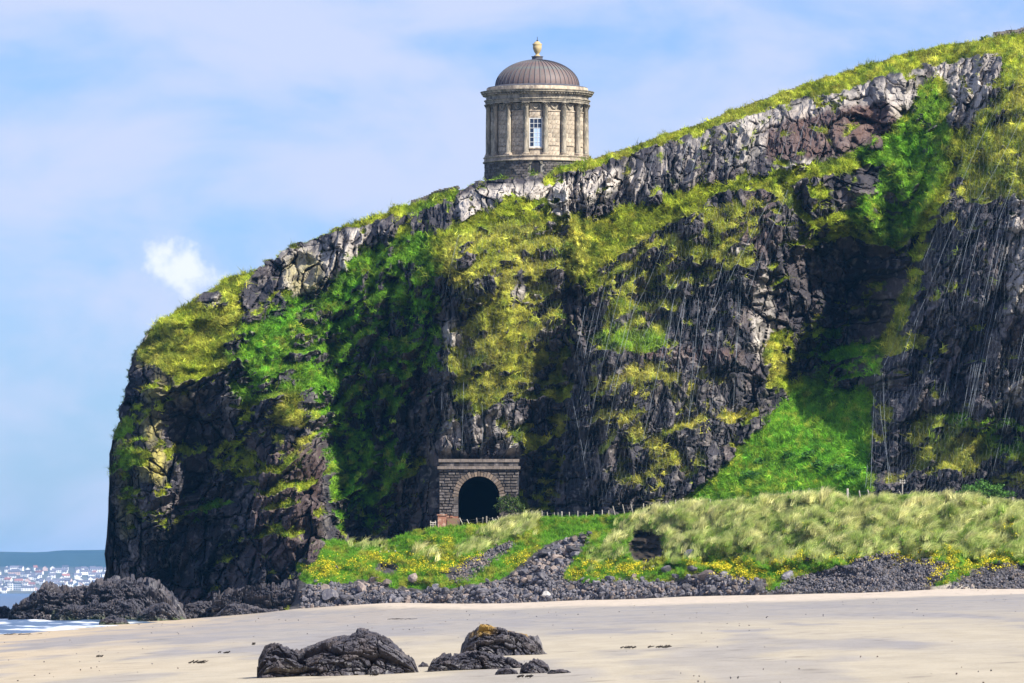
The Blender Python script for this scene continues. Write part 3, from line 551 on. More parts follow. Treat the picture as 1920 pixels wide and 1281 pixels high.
SANDP = raster_poly([('P', 1, [(775, 1110), (820, 1095), (880, 1062), (860, 1062), (835, 1085), (800, 1100)]), ('P', .7, [(1160, 1085), (1220, 1078), (1230, 1088), (1170, 1096)]), ('P', .9, [(1590, 1118), (1640, 1092), (1665, 1080), (1680, 1085), (1650, 1100), (1620, 1118)]), ('P', .9, [(1740, 1118), (1775, 1092), (1830, 1100), (1840, 1118)]), ('E', .8, 740, 1128, 20, 5, 0)])
mar = samp(MAR, BU, BPY); flo = samp(FLO, BU, BPY) * ss(-.2, .3, fbm(BU / 11, BPY / 7, 661, 3) + .12); scr = samp(SCREE, BU, BPY); snd = samp(SANDP, BU, BPY)
nA = fbm(BU / 18, BPY / 10, 601, 4); nB = fbm(BU / 5, BPY / 4, 611, 3)
bc = np.zeros(BU.shape + (3,)) + np.array([.13, .25, .02]); bc = mixc(bc, [.24, .25, .035], ss(-.1, .5, nA)); bc = mixc(bc, [.34, .32, .13], mar * .8)
scr = np.clip(ss(.35, .65, scr + .25 * nA) , 0, 1); snd = ss(.35, .65, snd + .2 * nB)
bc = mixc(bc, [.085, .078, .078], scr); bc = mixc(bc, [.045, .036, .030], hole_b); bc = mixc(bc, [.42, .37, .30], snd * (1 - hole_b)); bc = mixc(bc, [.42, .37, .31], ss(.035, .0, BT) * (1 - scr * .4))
tc_ = np.repeat(bc[-1][None], len(tb), 0); tc_[1:] = [.16, .15, .13]; tc_[5:] = [.06, .085, .02]
M_BANK = mat('bank_soil_and_turf', attr='Col', rough=.95, spec=.1, noise=(5, .4, .7, (.6, .6, .55), 'MULTIPLY'), bump=.05, bscale=9)
bank = link('grassy_bank', mesh_np('grassy_bank', np.concatenate([BP, Tk], 0).reshape(-1, 3), grid_faces(len(bu), len(bt) + len(tb)), M_BANK, True, {'Col': np.concatenate([bc, tc_], 0).reshape(-1, 3)}))
setp(bank, 'grassy bank and dunes between the beach and the foot of the cliff', None, None, 'structure')
def bank_pt(px, py):
    px = np.asarray(px, float); py = np.asarray(py, float); fi = (px - bu[0]) / (bu[1] - bu[0]); i = np.clip(fi.astype(int), 0, len(bu) - 1)
    tt = np.clip((py - bco[i]) / (bcr[i] - bco[i]), 0, 1); j = np.clip((tt * (len(bt) - 1)).round().astype(int), 1, len(bt) - 1)
    return BP[j, i]
# ---- ground cover on the bank
def bank_scatter(name, n, w, maker, src, label, cat, lift=0):
    p = w.ravel() * np.broadcast_to(((bco - bcr) / 100)[None], BU.shape).ravel(); p = p / p.sum(); k = rng.choice(len(p), n, p=p)
    P = BP.reshape(-1, 3)[k] + np.stack([rng.normal(0, .06, n), rng.normal(0, .06, n), np.full(n, lift)], -1)
    sc_, tint, rot = maker(n, k); scatter(name, P, rot, sc_, tint, src, label, cat)
TURF = [tuft('short_turf', M_TUFT, 12, .42, .04, .6, .22, 2, s, (.15, 0)) for s in (11, 12)]
def mk_turf(n, k):
    v = rng.uniform(.7, 1.5, (n, 1)); a = ss(-.1, .4, nA.ravel()[k] + rng.normal(0, .15, n))[:, None]
    t_ = (np.array([.13, .31, .018]) * (1 - a) + np.array([.32, .35, .04]) * a) * v
    return rng.uniform(.5, 1.1, n), t_, np.stack([rng.normal(.2, .3, n), rng.normal(.15, .3, n), rng.normal(0, 1, n)], -1)
bank_scatter('bank_turf', 26000, np.clip(1 - scr - .5 * mar - snd - hole_b, 0, 1) * ss(0, .05, BT), mk_turf, TURF, 'short green turf covering the bank below the tunnel', 'grass')
MARR = [tuft('marram_tuft', M_TUFT, 20, 1.35, .05, .38, .26, 3, s, (.38, 0)) for s in (21, 22, 23)]
def mk_mar(n, k):
    mc = MCID.ravel()[k]; a = np.clip(rng.beta(1.4, 1.5, n) * .55 + mc * .65 - .26 + .4 * nA.ravel()[k] + .42 * (BT.ravel()[k] - .35), 0, 1)[:, None]
    t_ = (np.array([.26, .42, .045]) * (1 - a) + np.array([.80, .76, .36]) * a) * rng.uniform(.5, 1.35, (n, 1)); ph = nA.ravel()[k] * 3
    return rng.uniform(.5, 1.0, n) * (.75 + .4 * mc), t_, np.stack([rng.normal(.1, .18, n) + (mc * 5.3 % 1 - .5) * .5, .12 + (mc * 9.1 % 1 - .4) * .8 + rng.normal(0, .18, n), rng.normal(0, .5, n) + ph * .4], -1)
MF1, MF2, MCID, _a, _b = worley(BU / 13 + nB * .4, BPY / 8 + nA * .4, 665)
bank_scatter('marram_grass', 19000, np.clip(mar - hole_b * .8 - .8 * ss(.5, .9, scr), 0, 1) ** 1.2 * (.4 + .6 * ss(.75, .2, MF1)) * (.5 + .6 * MCID), mk_mar, MARR, 'pale wind-blown marram grass covering the dunes', 'dune grass')
def petals(s):
    b = MB(); rd = random.Random(s)
    for k in range(9):
        x, y, z = rd.uniform(-.22, .22), rd.uniform(-.22, .22), rd.uniform(.12, .42); r = rd.uniform(.03, .055); a = rd.uniform(0, 3); ti = rd.uniform(-.4, .9)
        c, s_ = math.cos(a) * r, math.sin(a) * r
        b.add([(x - c, y - s_, z), (x + s_, y - c, z - ti * r), (x + c, y + s_, z), (x - s_, y + c, z + ti * r)], [(0, 1, 2, 3)])
    return bpy.data.objects.new('petals', b.mesh('petals', M_FLOWER))
FL = [petals(s) for s in (1, 2, 3)]
bank_scatter('yellow_flowers', 4200, flo ** 1.4 * (nB > -.25) * (1 - hole_b), lambda n, k: (rng.uniform(.7, 1.2, n), np.ones((n, 3)), np.stack([rng.normal(.3, .2, n), rng.normal(0, .2, n), rng.uniform(0, 6, n)], -1)), FL, 'yellow wild flowers scattered along the lower edge of the dunes', 'flowers')

# ================================================================== BEACH, SEA
ys = np.concatenate([np.linspace(-60, 60, 13)[:-1], np.linspace(60, 660, 520)]); xs = np.concatenate([np.array([-140, -100, -70, -55]), np.linspace(-46, 60, 330), np.array([75, 100, 150, 220])])
SX, SY = np.meshgrid(xs, ys); SZ = beach_z(SX) 
SZ = np.where(SX < -33, -0.96 + .05 * (SX + 33), SZ); SZ = np.where(SX > 62, beach_z(62) + .02 * (SX - 62), SZ)
SZ = np.where(SX < -33, SZ, beach_z(SX, SY)); SZ = np.where(SX > 62, beach_z(62) + .02 * (SX - 62), SZ); SZ += fbm(SX / 7, SY / 22, 701, 3) * .045 + fbm(SX / .9, SY / 3.5, 711, 3) * .014 * ss(420, 150, SY)
M_SAND = bpy.data.materials.new('sand'); M_SAND.use_nodes = True; t_ = M_SAND.node_tree; b_ = t_.nodes['Principled BSDF']; b_.inputs['Roughness'].default_value = .8; b_.inputs['Specular IOR Level'].default_value = .25
PROJ_PY = HZ + F * (CAMZ - SZ) / np.maximum(SY, 20); PROJ_PX = 960 + F * SX / np.maximum(SY, 20)
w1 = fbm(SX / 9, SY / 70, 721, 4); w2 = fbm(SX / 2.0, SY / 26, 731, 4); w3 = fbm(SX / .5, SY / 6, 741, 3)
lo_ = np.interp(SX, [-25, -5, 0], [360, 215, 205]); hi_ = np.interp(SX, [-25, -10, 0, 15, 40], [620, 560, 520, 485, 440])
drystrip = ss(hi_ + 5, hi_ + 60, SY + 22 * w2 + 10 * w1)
darker = ss(330, 400, SY + 60 * w1) * ss(625, 590, SY) 
darker2 = ss(330, 240, SY + 60 * w1 - SX * 3) * 0
greym = np.clip(ss(lo_ - 50, lo_ + 60, SY + 90 * w1 + 30 * w2) * ss(-30, -18, SX + 5 * w1) * .8 + ss(.10, .38, w2 + .3 * w1) * .55, 0, 1) * (1 - drystrip)  # broad grey band and streaks mixed into the sand colour
sc_ = np.zeros(SX.shape + (3,)) + np.array([.375, .328, .245]); sc_ = mixc(sc_, [.44, .34, .22], ss(0, -20, SX + 10 * w1) * .7)
sc_ = mixc(sc_, [.235, .222, .218], greym * .92); sc_ = mixc(sc_, [.47, .40, .325], drystrip); sc_ = sc_ * (1 + .10 * w3)[..., None]
sc_ = mixc(sc_, [.20, .18, .16], ss(-30.5, -33, SX + .6 * w2))
sc_ = mixc(sc_, [.14, .12, .10], ss(.58, .68, fbm(SX / .35, SY / 3.0, 751, 3) + .3 * w2) * .6)
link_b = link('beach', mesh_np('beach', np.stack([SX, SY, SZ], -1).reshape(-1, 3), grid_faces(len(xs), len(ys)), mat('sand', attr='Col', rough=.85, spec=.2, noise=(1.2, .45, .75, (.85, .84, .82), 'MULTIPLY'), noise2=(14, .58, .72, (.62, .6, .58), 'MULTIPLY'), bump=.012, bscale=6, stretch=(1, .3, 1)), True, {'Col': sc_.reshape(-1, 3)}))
setp(link_b, 'flat pale sandy beach with darker grey bands', None, None, 'structure')
# sea
yy_ = np.concatenate([np.linspace(-100, 320, 12)[:-1], np.linspace(320, 700, 420), np.geomspace(705, 14000, 60)]); xx_ = np.concatenate([-np.geomspace(9000, 62, 26), np.linspace(-60, -24, 220), np.array([0., 400, 2500])])
GX, GY = np.meshgrid(xx_, yy_); near = ss(760, 640, GY) * ss(-70, -55, GX) * ss(-26, -31, GX)
wav = (fbm(GX / 1.6 + GY / 40, GY / 4.5, 801, 4) * .12 + np.maximum(0, fbm(GX / 14, GY / 9, 811, 2)) * .35) * near
foam = np.clip(ss(.26, .46, fbm(GX / 3.2, GY / 7, 821, 4) + .35 * ss(-34.5, -31.5, GX) + .25 * ss(.05, .2, wav)), 0, 1) * near
scol = mixc(np.zeros(GX.shape + (3,)) + np.array([.045, .085, .14]), [.75, .78, .80], foam)
sea = link('sea', mesh_np('sea', np.stack([GX, GY, -.96 + wav], -1).reshape(-1, 3), grid_faces(len(xx_), len(yy_)), mat('sea_water', attr='Col', rough=.28, spec=.5, bump=.12, bscale=.9), True, {'Col': scol.reshape(-1, 3)}))
setp(sea, 'blue sea with small breaking waves at the left end of the beach', None, None, 'structure')
print('bank', time.time() - T0)

# ================================================================== ROCKS
M_ROCK = mat('wet_basalt', attr='Col', rough=.72, spec=.35, noise=(3.5, .4, .72, (.55, .55, .6), 'MULTIPLY'), noise2=(16, .55, .75, (1.7, 1.6, 1.6), 'MULTIPLY'), bump=.06, bscale=7)
def long_rock(name, prof, base, deep, label, cat, seed, rough=1.0, yoff=0, top=None, nu=230, nv=120, zg=None, alg=0, Yf=None, cells=1.0, group=None):
    """a boulder or reef: skyline given in photo pixels, real depth, jointed surface"""
    prof = sorted(prof); bx0 = .5 * (prof[0][0] + prof[-1][0])
    g = 0.0
    Y = 100.0
    for _ in range(12):
        x = (bx0 - 960) / F * Y; zg_ = (float(beach_z(x)) if x > -33 else -0.96) if zg is None else zg
        Y = F * (CAMZ - zg_) / (base - HZ)
    Y += deep * .45 + yoff
    if Yf: Y = Yf; zg = CAMZ - (base - HZ) / F * Y
    s = Y / F
    pu = np.linspace(prof[0][0], prof[-1][0], nu); h = np.maximum(0, (base - pinterp(prof, pu))) * s; x = (pu - 960) * s
    v = np.linspace(0, 1, nv); a = v * math.pi; H, A = np.meshgrid(h, a); X = np.broadcast_to(x, H.shape).copy()
    hm = h.max(); dd = deep / 2 * np.sqrt(np.clip(H / hm, 0, 1)) * .9 + .1 * deep * (H > 0)
    cy = np.sign(np.cos(A)) * np.abs(np.cos(A)) ** .8; sz = np.sin(A) ** .62
    Yg = -dd * cy; Z = H * sz - .12 * hm
    c = cells
    U, V_ = X / c, (v[:, None] * (hm * 2 + deep)) / c + X * 0
    wU = U + fbm(U, V_, seed, 3) * .22 + .25 * V_; wV = V_ + fbm(U, V_, seed + 5, 3) * .22
    r1, k1, jj1 = blocks(wU / 1.0, wV / .8, seed + 11, .5, .08, .8); r2, k2, jj2 = blocks(wU / .36, wV / .30, seed + 21, .6, .10, .8); r3, k3, jj3 = blocks(wU / .13, wV / .11, seed + 31, .7, .16, .6)
    D = (r1 * .26 + r2 * .15 + r3 * .06 - .24 + fbm(U / 2, V_ / 2, seed + 7, 3) * .15) * c * rough * np.minimum(1, H / (.25 * hm) + .15)
    Yg += -cy * D; Z += sz * D * .8; X += (k1 - .5) * .12 * c * np.minimum(1, H / (.4 * hm))
    P = np.stack([X - x.mean(), Yg, Z], -1)
    col = np.zeros(H.shape + (3,)) + np.array([.048, .046, .058]); n_ = fbm(U / .7, V_ / .7, seed + 3, 4)
    col = mixc(col, [.10, .085, .085], ss(.4, .95, k2) * .8); col = mixc(col, [.02, .02, .026], (1 - jj2) * .6); col = mixc(col, [.16, .15, .15], ss(.25, .6, n_) * .5)
    col = mixc(col, [.27, .26, .24], ss(.30, .5, fbm(U / .09, V_ / .09, seed + 91, 2)) * ss(.7, .1, H * sz / hm) * .7)
    if top: col = mixc(col, top, ss(.74, .95, H * sz / hm + n_ * .18) * (ss(.1, .4, n_ + .25)))
    if alg: col = mixc(col, [.09, .13, .03], ss(.55, .1, (H * sz) / hm + n_ * .3) * alg)
    o = link(name, mesh_np(name, P.reshape(-1, 3), grid_faces(nu, nv), M_ROCK, False, {'Col': col.reshape(-1, 3)}))
    zb = (float(beach_z(x.mean())) if x.mean() > -33 else -0.96) if zg is None else zg
    o.location = (x.mean(), Y, zb); setp(o, label, cat, group); return o
long_rock('rock', [(484, 1266), (487, 1240), (500, 1212), (520, 1206), (545, 1214), (562, 1221), (588, 1206), (604, 1196), (640, 1186), (675, 1174), (712, 1180), (735, 1196), (757, 1212), (775, 1230), (784, 1250), (792, 1264)], 1268, 2.6,
          'largest black rock on the near sand, long and humped', 'rock', 900, nu=420, nv=190, cells=.8)
long_rock('rock', [(862, 1226), (868, 1205), (880, 1182), (896, 1168), (905, 1165), (925, 1170), (950, 1168), (985, 1176), (1002, 1190), (1014, 1208), (1018, 1218), (1030, 1226)], 1229, 2.4,
          'black rock with orange lichen on its flat top', 'rock', 930, top=[.34, .21, .04], nu=300, nv=150, cells=.85)
long_rock('rock', [(802, 1256), (810, 1240), (830, 1230), (850, 1228), (875, 1222), (910, 1218), (940, 1226), (965, 1236), (985, 1250)], 1258, 2.0, 'low dark rock in front of the lichen-topped one', 'rock', 950, nu=260, nv=120, cells=.6)
long_rock('rock', [(974, 1262), (978, 1250), (988, 1240), (1000, 1235), (1012, 1240), (1025, 1250), (1032, 1260)], 1263, .8, 'small rounded rock at the right end of the near rocks', 'rock', 960, nu=120, nv=80, cells=.4)
long_rock('rock', [(928, 1264), (934, 1254), (948, 1250), (962, 1256), (972, 1264)], 1265, .5, 'small dark rock just left of the small rounded one', 'rock', 965, nu=90, nv=60, cells=.3)
long_rock('rock', [(1026, 1262), (1034, 1256), (1050, 1254), (1070, 1261)], 1263, .5, 'thin flat rock trailing off to the right of the near rocks', 'rock', 967, nu=80, nv=50, cells=.3)
long_rock('rock', [(784, 1250), (792, 1241), (802, 1246), (806, 1252)], 1253, .4, 'little stone between the large humped rock and the low dark one', 'rock', 968, nu=60, nv=40, cells=.2)
# reef at the foot of the headland
REEF = 'black reef rocks at the foot of the headland'
long_rock('reef_rock', [(20, 1160), (24, 1136), (38, 1118), (60, 1112), (80, 1098), (92, 1094), (110, 1099), (150, 1098), (165, 1104), (180, 1090), (210, 1083), (240, 1082), (270, 1088), (295, 1100), (320, 1118), (340, 1140), (352, 1160)], 1160, 16,
          'long jagged reef at the left, running out from the cliff into the sea', 'rock', 1000, rough=1.8, nu=520, nv=170, Yf=640, cells=2.6, group=REEF)
long_rock('reef_rock', [(95, 1166), (102, 1150), (120, 1142), (150, 1136), (185, 1128), (215, 1128), (250, 1124), (262, 1140), (270, 1160)], 1166, 7, 'broken reef rock with pale stones in front of the long jagged reef', 'rock', 1010, rough=1.8, nu=280, nv=120, Yf=627, cells=1.7, group=REEF, alg=.5)
long_rock('reef_rock', [(255, 1164), (262, 1148), (285, 1136), (308, 1130), (325, 1140), (338, 1150), (347, 1160)], 1166, 5, 'knobbly reef rock with green weed at the edge of the sand', 'rock', 1020, rough=1.6, nu=200, nv=100, Yf=622, cells=1.3, group=REEF, alg=.8)
long_rock('reef_rock', [(186, 1171), (190, 1162), (205, 1156), (230, 1158), (243, 1166), (245, 1171)], 1172, 3, 'low weed-covered rock at the waterline', 'rock', 1030, rough=1, nu=120, nv=60, Yf=560, cells=.9, group=REEF, alg=1)
long_rock('reef_rock', [(-20, 1165), (-12, 1140), (0, 1136), (18, 1140), (26, 1158)], 1160, 5, 'reef rock cut by the left edge of the view', 'rock', 1040, rough=1.3, nu=110, nv=70, zg=-.96, cells=1.1, group=REEF)
long_rock('reef_rock', [(396, 1156), (404, 1120), (430, 1105), (470, 1100), (520, 1096), (560, 1088), (578, 1092), (590, 1110), (588, 1140)], 1152, 9, 'big layered rock platform under the stone buttress', 'rock', 1050, rough=2.2, nu=340, nv=130, cells=2.0, group=REEF, Yf=640)
long_rock('reef_rock', [(400, 1157), (410, 1148), (425, 1136), (440, 1130), (458, 1132), (480, 1138), (520, 1142), (528, 1150)], 1157, 4, 'dark block at the sand edge below the layered platform', 'rock', 1060, rough=1.2, nu=200, nv=80, Yf=628, cells=1.0, group=REEF)
long_rock('reef_rock', [(340, 1160), (350, 1130), (380, 1124), (420, 1130), (430, 1156)], 1156, 5, 'brown weedy rock in the hollow under the headland', 'rock', 1070, rough=1.2, nu=150, nv=70, Yf=645, cells=1.2, group=REEF)
# ---- angular boulders
def boulder_mesh(seed, cut=9, sub=2):
    rd = random.Random(seed); bm = bmesh.new(); bmesh.ops.create_icosphere(bm, subdivisions=sub, radius=1)
    pl_ = []
    for _ in range(cut):
        n = Vector((rd.gauss(0, 1), rd.gauss(0, 1), rd.gauss(0, 1))).normalized(); pl_.append((n, rd.uniform(.45, .8)))
    sx, sy, sz = rd.uniform(.9, 1.3), rd.uniform(.7, 1.1), rd.uniform(.6, .95)
    for v in bm.verts:
        p = v.co.copy()
        for n, dd in pl_:
            k = p.dot(n)
            if k > dd: p -= n * (k - dd)
        p += Vector((rd.gauss(0, .02), rd.gauss(0, .02), rd.gauss(0, .02)))
        v.co = Vector((p.x * sx, p.y * sy, p.z * sz))
    me = bpy.data.meshes.new('boulder'); bm.to_mesh(me); bm.free(); return me
BM_DARK = mat('dark_basalt_stone', (.085, .082, .098), rough=.85, spec=.25, noise=(2.5, .45, .75, (.22, .205, .20), 'MIX'), rnd=.5, bump=.05, bscale=5)
BM_BROWN = mat('brown_basalt_stone', (.17, .135, .12), rough=.9, spec=.2, noise=(2.5, .45, .75, (.30, .25, .21), 'MIX'), rnd=.4, bump=.05, bscale=5)
BM_PALE = mat('pale_stone', (.40, .375, .34), rough=.9, spec=.2, noise=(3, .45, .75, (.36, .33, .28), 'MIX'), rnd=.25)
VAR = {k: [] for k in ('d', 'b', 'p')}
for k, m_ in (('d', BM_DARK), ('b', BM_BROWN), ('p', BM_PALE)):
    for s in range(7):
        me = boulder_mesh(s * 3 + 1); me.materials.append(m_); VAR[k].append(me)
def boulder(px, py, size, kind='d', label=None, group=None, flat=1.0, ang=None, cat='boulder'):
    """size: width in photo pixels"""
    p = bank_pt(px, min(py, float(np.interp(px, bu, bco)) - 2)); Y = p[1]; s = Y / F * size / 2.1
    o = link('boulder', random.choice(VAR[kind])); o.scale = (s * random.uniform(.95, 1.1), s * random.uniform(.8, 1.1), s * flat * random.uniform(.8, 1.05))
    o.rotation_euler = (random.uniform(-.5, .5), random.uniform(-.5, .5) if ang is None else ang, random.uniform(0, 6.28))
    o.location = (p[0], p[1] - s * .25, p[2] + s * .22 * flat); setp(o, label, cat, group); return o
random.seed(21)
for (px, py, sz, k, lab) in [
    (704, 1088, 22, 'b', 'brown boulder, highest of the pair on the left part of the bank'), (726, 1096, 26, 'b', 'blocky brown boulder with a dark shaded right side'), (678, 1106, 34, 'b', 'largest rounded brown boulder at the foot of the left bank'),
    (778, 1087, 30, 'b', 'long low brown slab lying in the grass right of the brown boulders'), (610, 1106, 26, 'b', 'flat brown boulder beside the rock platform'), (655, 1118, 18, 'b', 'tan wedge-shaped boulder under the largest brown one'),
    (633, 1066, 11, 'd', 'upright dark stone alone in the grass near the buttress'), (567, 1053, 20, 'p', 'white-topped rock at the left edge of the green bank'), (587, 1027, 9, 'p', 'small pale rock just under the crest of the left bank'),
    (676, 1120, 26, 'd', 'black angular boulder beside the tan wedge'), (620, 1122, 44, 'd', 'wide black boulder at the sand edge below the brown ones'), (650, 1130, 36, 'd', 'black slab at the sand edge right of the wide black boulder'),
    (737, 1124, 26, 'd', 'square black boulder starting the right-hand rubble'), (757, 1118, 26, 'd', 'rounded black boulder next to the square one'), (818, 1108, 24, 'd', 'black boulder at the foot of the pale sand gully'), (836, 1112, 26, 'd', 'second black boulder right of the sand gully'),
    (1062, 1018, 20, 'd', 'topmost black boulder of the heap climbing the bank'), (1049, 1032, 24, 'd', 'black boulder second from the top of the climbing heap'), (1024, 1042, 28, 'd', 'large dark boulder halfway up the climbing heap'), (1057, 1055, 18, 'd', 'black pointed boulder in the brown rubble of the heap'),
    (1045, 1048, 24, 'b', 'reddish-brown slab in the middle of the climbing heap'), (1020, 1053, 16, 'b', 'orange-brown stone at the lower side of the climbing heap'), (988, 1072, 22, 'd', 'dark boulder at the bottom left of the climbing heap'), (1080, 1045, 20, 'd', 'grey boulder at the right side of the climbing heap'),
    (1145, 1088, 24, 'd', 'black boulder resting on top of the rubble band'), (1300, 1068, 24, 'd', 'grey rounded boulder among yellow flowers'), (1296, 1044, 28, 'd', 'tall grey slab half buried in the dune'), (1264, 1046, 16, 'b', 'small brownish rock right of the dark hollow'),
    (1250, 1068, 24, 'd', 'peaked dark boulder below the dark hollow'), (1325, 1084, 38, 'b', 'biggest boulder of the right rubble, with a shadowed overhang'), (1358, 1078, 22, 'd', 'dark block at the right end of the biggest boulder'), (1290, 1104, 26, 'd', 'dark peaked boulder at the front of the right rubble'),
    (1425, 1104, 34, 'd', 'wide boulder with a dark foot at the right end of the rubble'), (1518, 1056, 20, 'd', 'grey pointed boulder standing on the scree below the flowers'), (1480, 1082, 30, 'd', 'low brownish-grey boulder left of the scree'), (1541, 1110, 13, 'd', 'lone dark stone on the sand below the scree'),
    (1616, 1112, 11, 'd', 'little dark stone on the sand beside the sandy gully'), (1500, 1036, 12, 'd', 'dark stone buried in dune grass above the scree'), (1210, 1066, 12, 'b', 'flat stone under the dark hollow'), (1225, 1064, 10, 'b', 'small flat stone beside the flat one under the hollow'),
    (714, 1035, 8, 'p', 'leftmost of the three white stones on the green bank'), (730, 1034, 7, 'p', 'middle one of the three white stones on the green bank'), (744, 1034, 8, 'p', 'rightmost of the three white stones on the green bank'), (746, 1026, 7, 'p', 'faint white stone just above the row of three'),
    (1024, 1121, 26, 'p', 'big pale boulder with blue-grey patches at the sand edge'), (1070, 1110, 26, 'b', 'brown speckled boulder right of the big pale one')]:
    boulder(px, py, sz, k, lab)
GRP = 'basalt boulders heaped between the bank and the sand'
zones = [(560, 730, 1092, 1136, 36, 'db', 9, 17), (740, 1010, 1102, 1132, 80, 'dddb', 8, 20), (985, 1110, 1012, 1085, 60, 'bbd', 9, 22), (1010, 1440, 1084, 1124, 92, 'dddb', 8, 20)]
MARKS = [(575, 'beside the layered rock platform'), (610, 'behind the wide black boulder'), (650, 'around the tan wedge-shaped boulder'), (690, 'under the pair of brown boulders'), (725, 'by the shingle pocket'), (755, 'near the square black boulder'), (790, 'just left of the sand gully foot'), (830, 'at the foot of the sand gully'),
         (865, 'just right of the sand gully'), (895, 'below the stony track'), (930, 'below the tunnel mouth'), (965, 'right of the stony track foot'), (1000, 'left of the big pale boulder'), (1035, 'around the big pale boulder'), (1070, 'by the brown speckled boulder'), (1110, 'right of the speckled boulder'), (1150, 'around the topmost black boulder of the band'), (1190, 'left below the dark hollow'),
         (1230, 'straight below the dark hollow'), (1270, 'by the small peaked boulders'), (1310, 'left of the biggest right-hand boulder'), (1350, 'right of the biggest right-hand boulder'), (1390, 'below the last yellow flowers'), (1430, 'beside the wide end boulder')]
def blabel(px, py, k, sz, zi):
    size = 'small' if sz < 10.5 else ('large' if sz > 15.5 else 'mid-sized'); c = {'d': 'dark', 'b': 'brown', 'p': 'pale'}[k]
    if zi == 2:
        h_ = 'at the top of' if py < 1030 else ('low in' if py > 1062 else 'halfway up'); sd = 'left' if px < 1025 else ('right' if px > 1070 else 'middle')
        return f'{size} {c} boulder {h_} the climbing heap, {sd} side'
    m_ = min(MARKS, key=lambda q_: abs(q_[0] - px))[1]; lo = float(np.interp(px, bu, bco)); h_ = 'at the sand edge' if lo - py < 9 else ('along the top of the rubble' if lo - py > 24 else 'mid-rubble')
    return f'{size} {c} boulder {h_} {m_}'.replace('along the top of the rubble', 'atop the rubble')
for zi, (x0, x1, y0, y1, n_, ks, s0, s1) in enumerate(zones):
    for _ in range(n_):
        px = random.uniform(x0, x1)
        if zi == 2: py = min(1090, max(1004, 1088 - (px - 985) * .68 + random.uniform(-14, 20)))
        elif zi == 1: py = random.uniform(max(y0, 1118 - max(0, px - 860) * .12), y1)
        else: py = random.uniform(y0, y1)
        k = random.choice(ks); sz = random.uniform(s0, s1) * random.choice((.65, .8, 1, 1, 1.35)); boulder(px, py, sz, k, blabel(px, py, k, sz, zi), GRP)
# small rubble and scree, too many to count
def rubble(name, n, poly, label, kinds, s0, s1):
    w = samp(raster_poly([('P', 1, poly)]), BU, BPY); w = np.where(w > .5, 1.0, 0) + 1e-9; p = (w * np.broadcast_to(((bco - bcr) / 100)[None], BU.shape)).ravel(); p /= p.sum(); k = rng.choice(len(p), n, p=p)
    P = BP.reshape(-1, 3)[k] + rng.normal(0, .08, (n, 3)); src = [bpy.data.objects.new('stone', VAR[c][i]) for i, c in enumerate(kinds)]
    scatter(name, P, rng.uniform(0, 6.28, (n, 3)), rng.uniform(s0, s1, n) * rng.choice([.8, 1, 1.3], n), np.ones((n, 3)), src, label, 'stones')
rubble('small_rubble', 6000, [(560, 1145), (570, 1096), (700, 1098), (740, 1112), (860, 1108), (960, 1082), (1035, 1022), (1090, 1012), (1080, 1050), (1058, 1078), (1062, 1092), (1260, 1094), (1340, 1080), (1440, 1090), (1440, 1140), (900, 1145)], 'small broken basalt filling the gaps between the boulders', 'ddbd', .09, .24)
rubble('scree', 7000, [(1430, 1122), (1480, 1085), (1560, 1066), (1640, 1040), (1720, 1048), (1800, 1065), (1745, 1100), (1740, 1122)], 'fine grey scree slope below the flowering dune', 'ddbdd', .06, .15)
rubble('scree', 4500, [(1760, 1112), (1800, 1085), (1860, 1060), (2120, 1045), (2120, 1120)], 'fine grey scree at the right edge under the dune', 'ddbdd', .06, .14)
rubble('shingle', 1400, [(660, 1140), (665, 1115), (740, 1112), (745, 1136)], 'grey shingle pocket between two groups of boulders', 'ddd', .05, .12)
rubble('stony_track', 1500, [(835, 1092), (880, 1050), (950, 1018), (985, 1015), (940, 1045), (880, 1090)], 'thin stony streaks running down the bank', 'bdd', .06, .14)
# little stones and scraps of weed strewn over the sand
nd = 800; sy = 90 + 480 * rng.random(nd) ** 1.3; sxx = rng.uniform(-.075, .075, nd) * sy; kk = (fbm(sxx / 3, sy / 14, 881, 3) + rng.normal(0, .12, nd)) > .08; sy = sy[kk]; sxx = sxx[kk]; sxx = np.maximum(sxx, -31 + rng.random(len(sxx))); nd = len(sy)
scatter('beach_debris', np.stack([sxx, sy, beach_z(sxx, sy) + .004], -1), rng.uniform(0, 6.28, (nd, 3)), rng.uniform(.006, .02, nd) * (.6 + sy / 220), np.ones((nd, 3)), [bpy.data.objects.new('chip', VAR['d'][1]), bpy.data.objects.new('chip', VAR['b'][2])], 'little stones and scraps strewn over the sand', 'pebbles')
# seaweed and stones on the sand
M_WEED = mat('dry_seaweed', (.03, .024, .018), rough=.8)
def weed(px, py, wpx, label, hgt=.05):
    Y = 200.
    for _ in range(10): x = (px - 960) / F * Y; Y = F * (CAMZ - float(beach_z(x))) / (py - HZ)
    s = wpx * Y / F; b = MB(); rd = random.Random(int(px))
    for k in range(14):
        a = Vector((rd.uniform(-.5, .4) * s, rd.uniform(-.4, .4), .01)); c = a + Vector((rd.uniform(.1, .3) * s, rd.uniform(-.3, .3), rd.uniform(0.02, hgt))); b.tube(a, c, .016, .008, 4)
    o = b.obj('seaweed', M_WEED, None, (float(x), Y, float(beach_z(x)) + .02)); setp(o, label, 'seaweed')
weed(368, 1245, 36, 'dark strand of seaweed on the sand left of the large rock', .07); weed(1177, 1217, 28, 'thin dark strand of seaweed right of the near rocks'); weed(1235, 1216, 42, 'longest strand of seaweed right of the near rocks', .06)
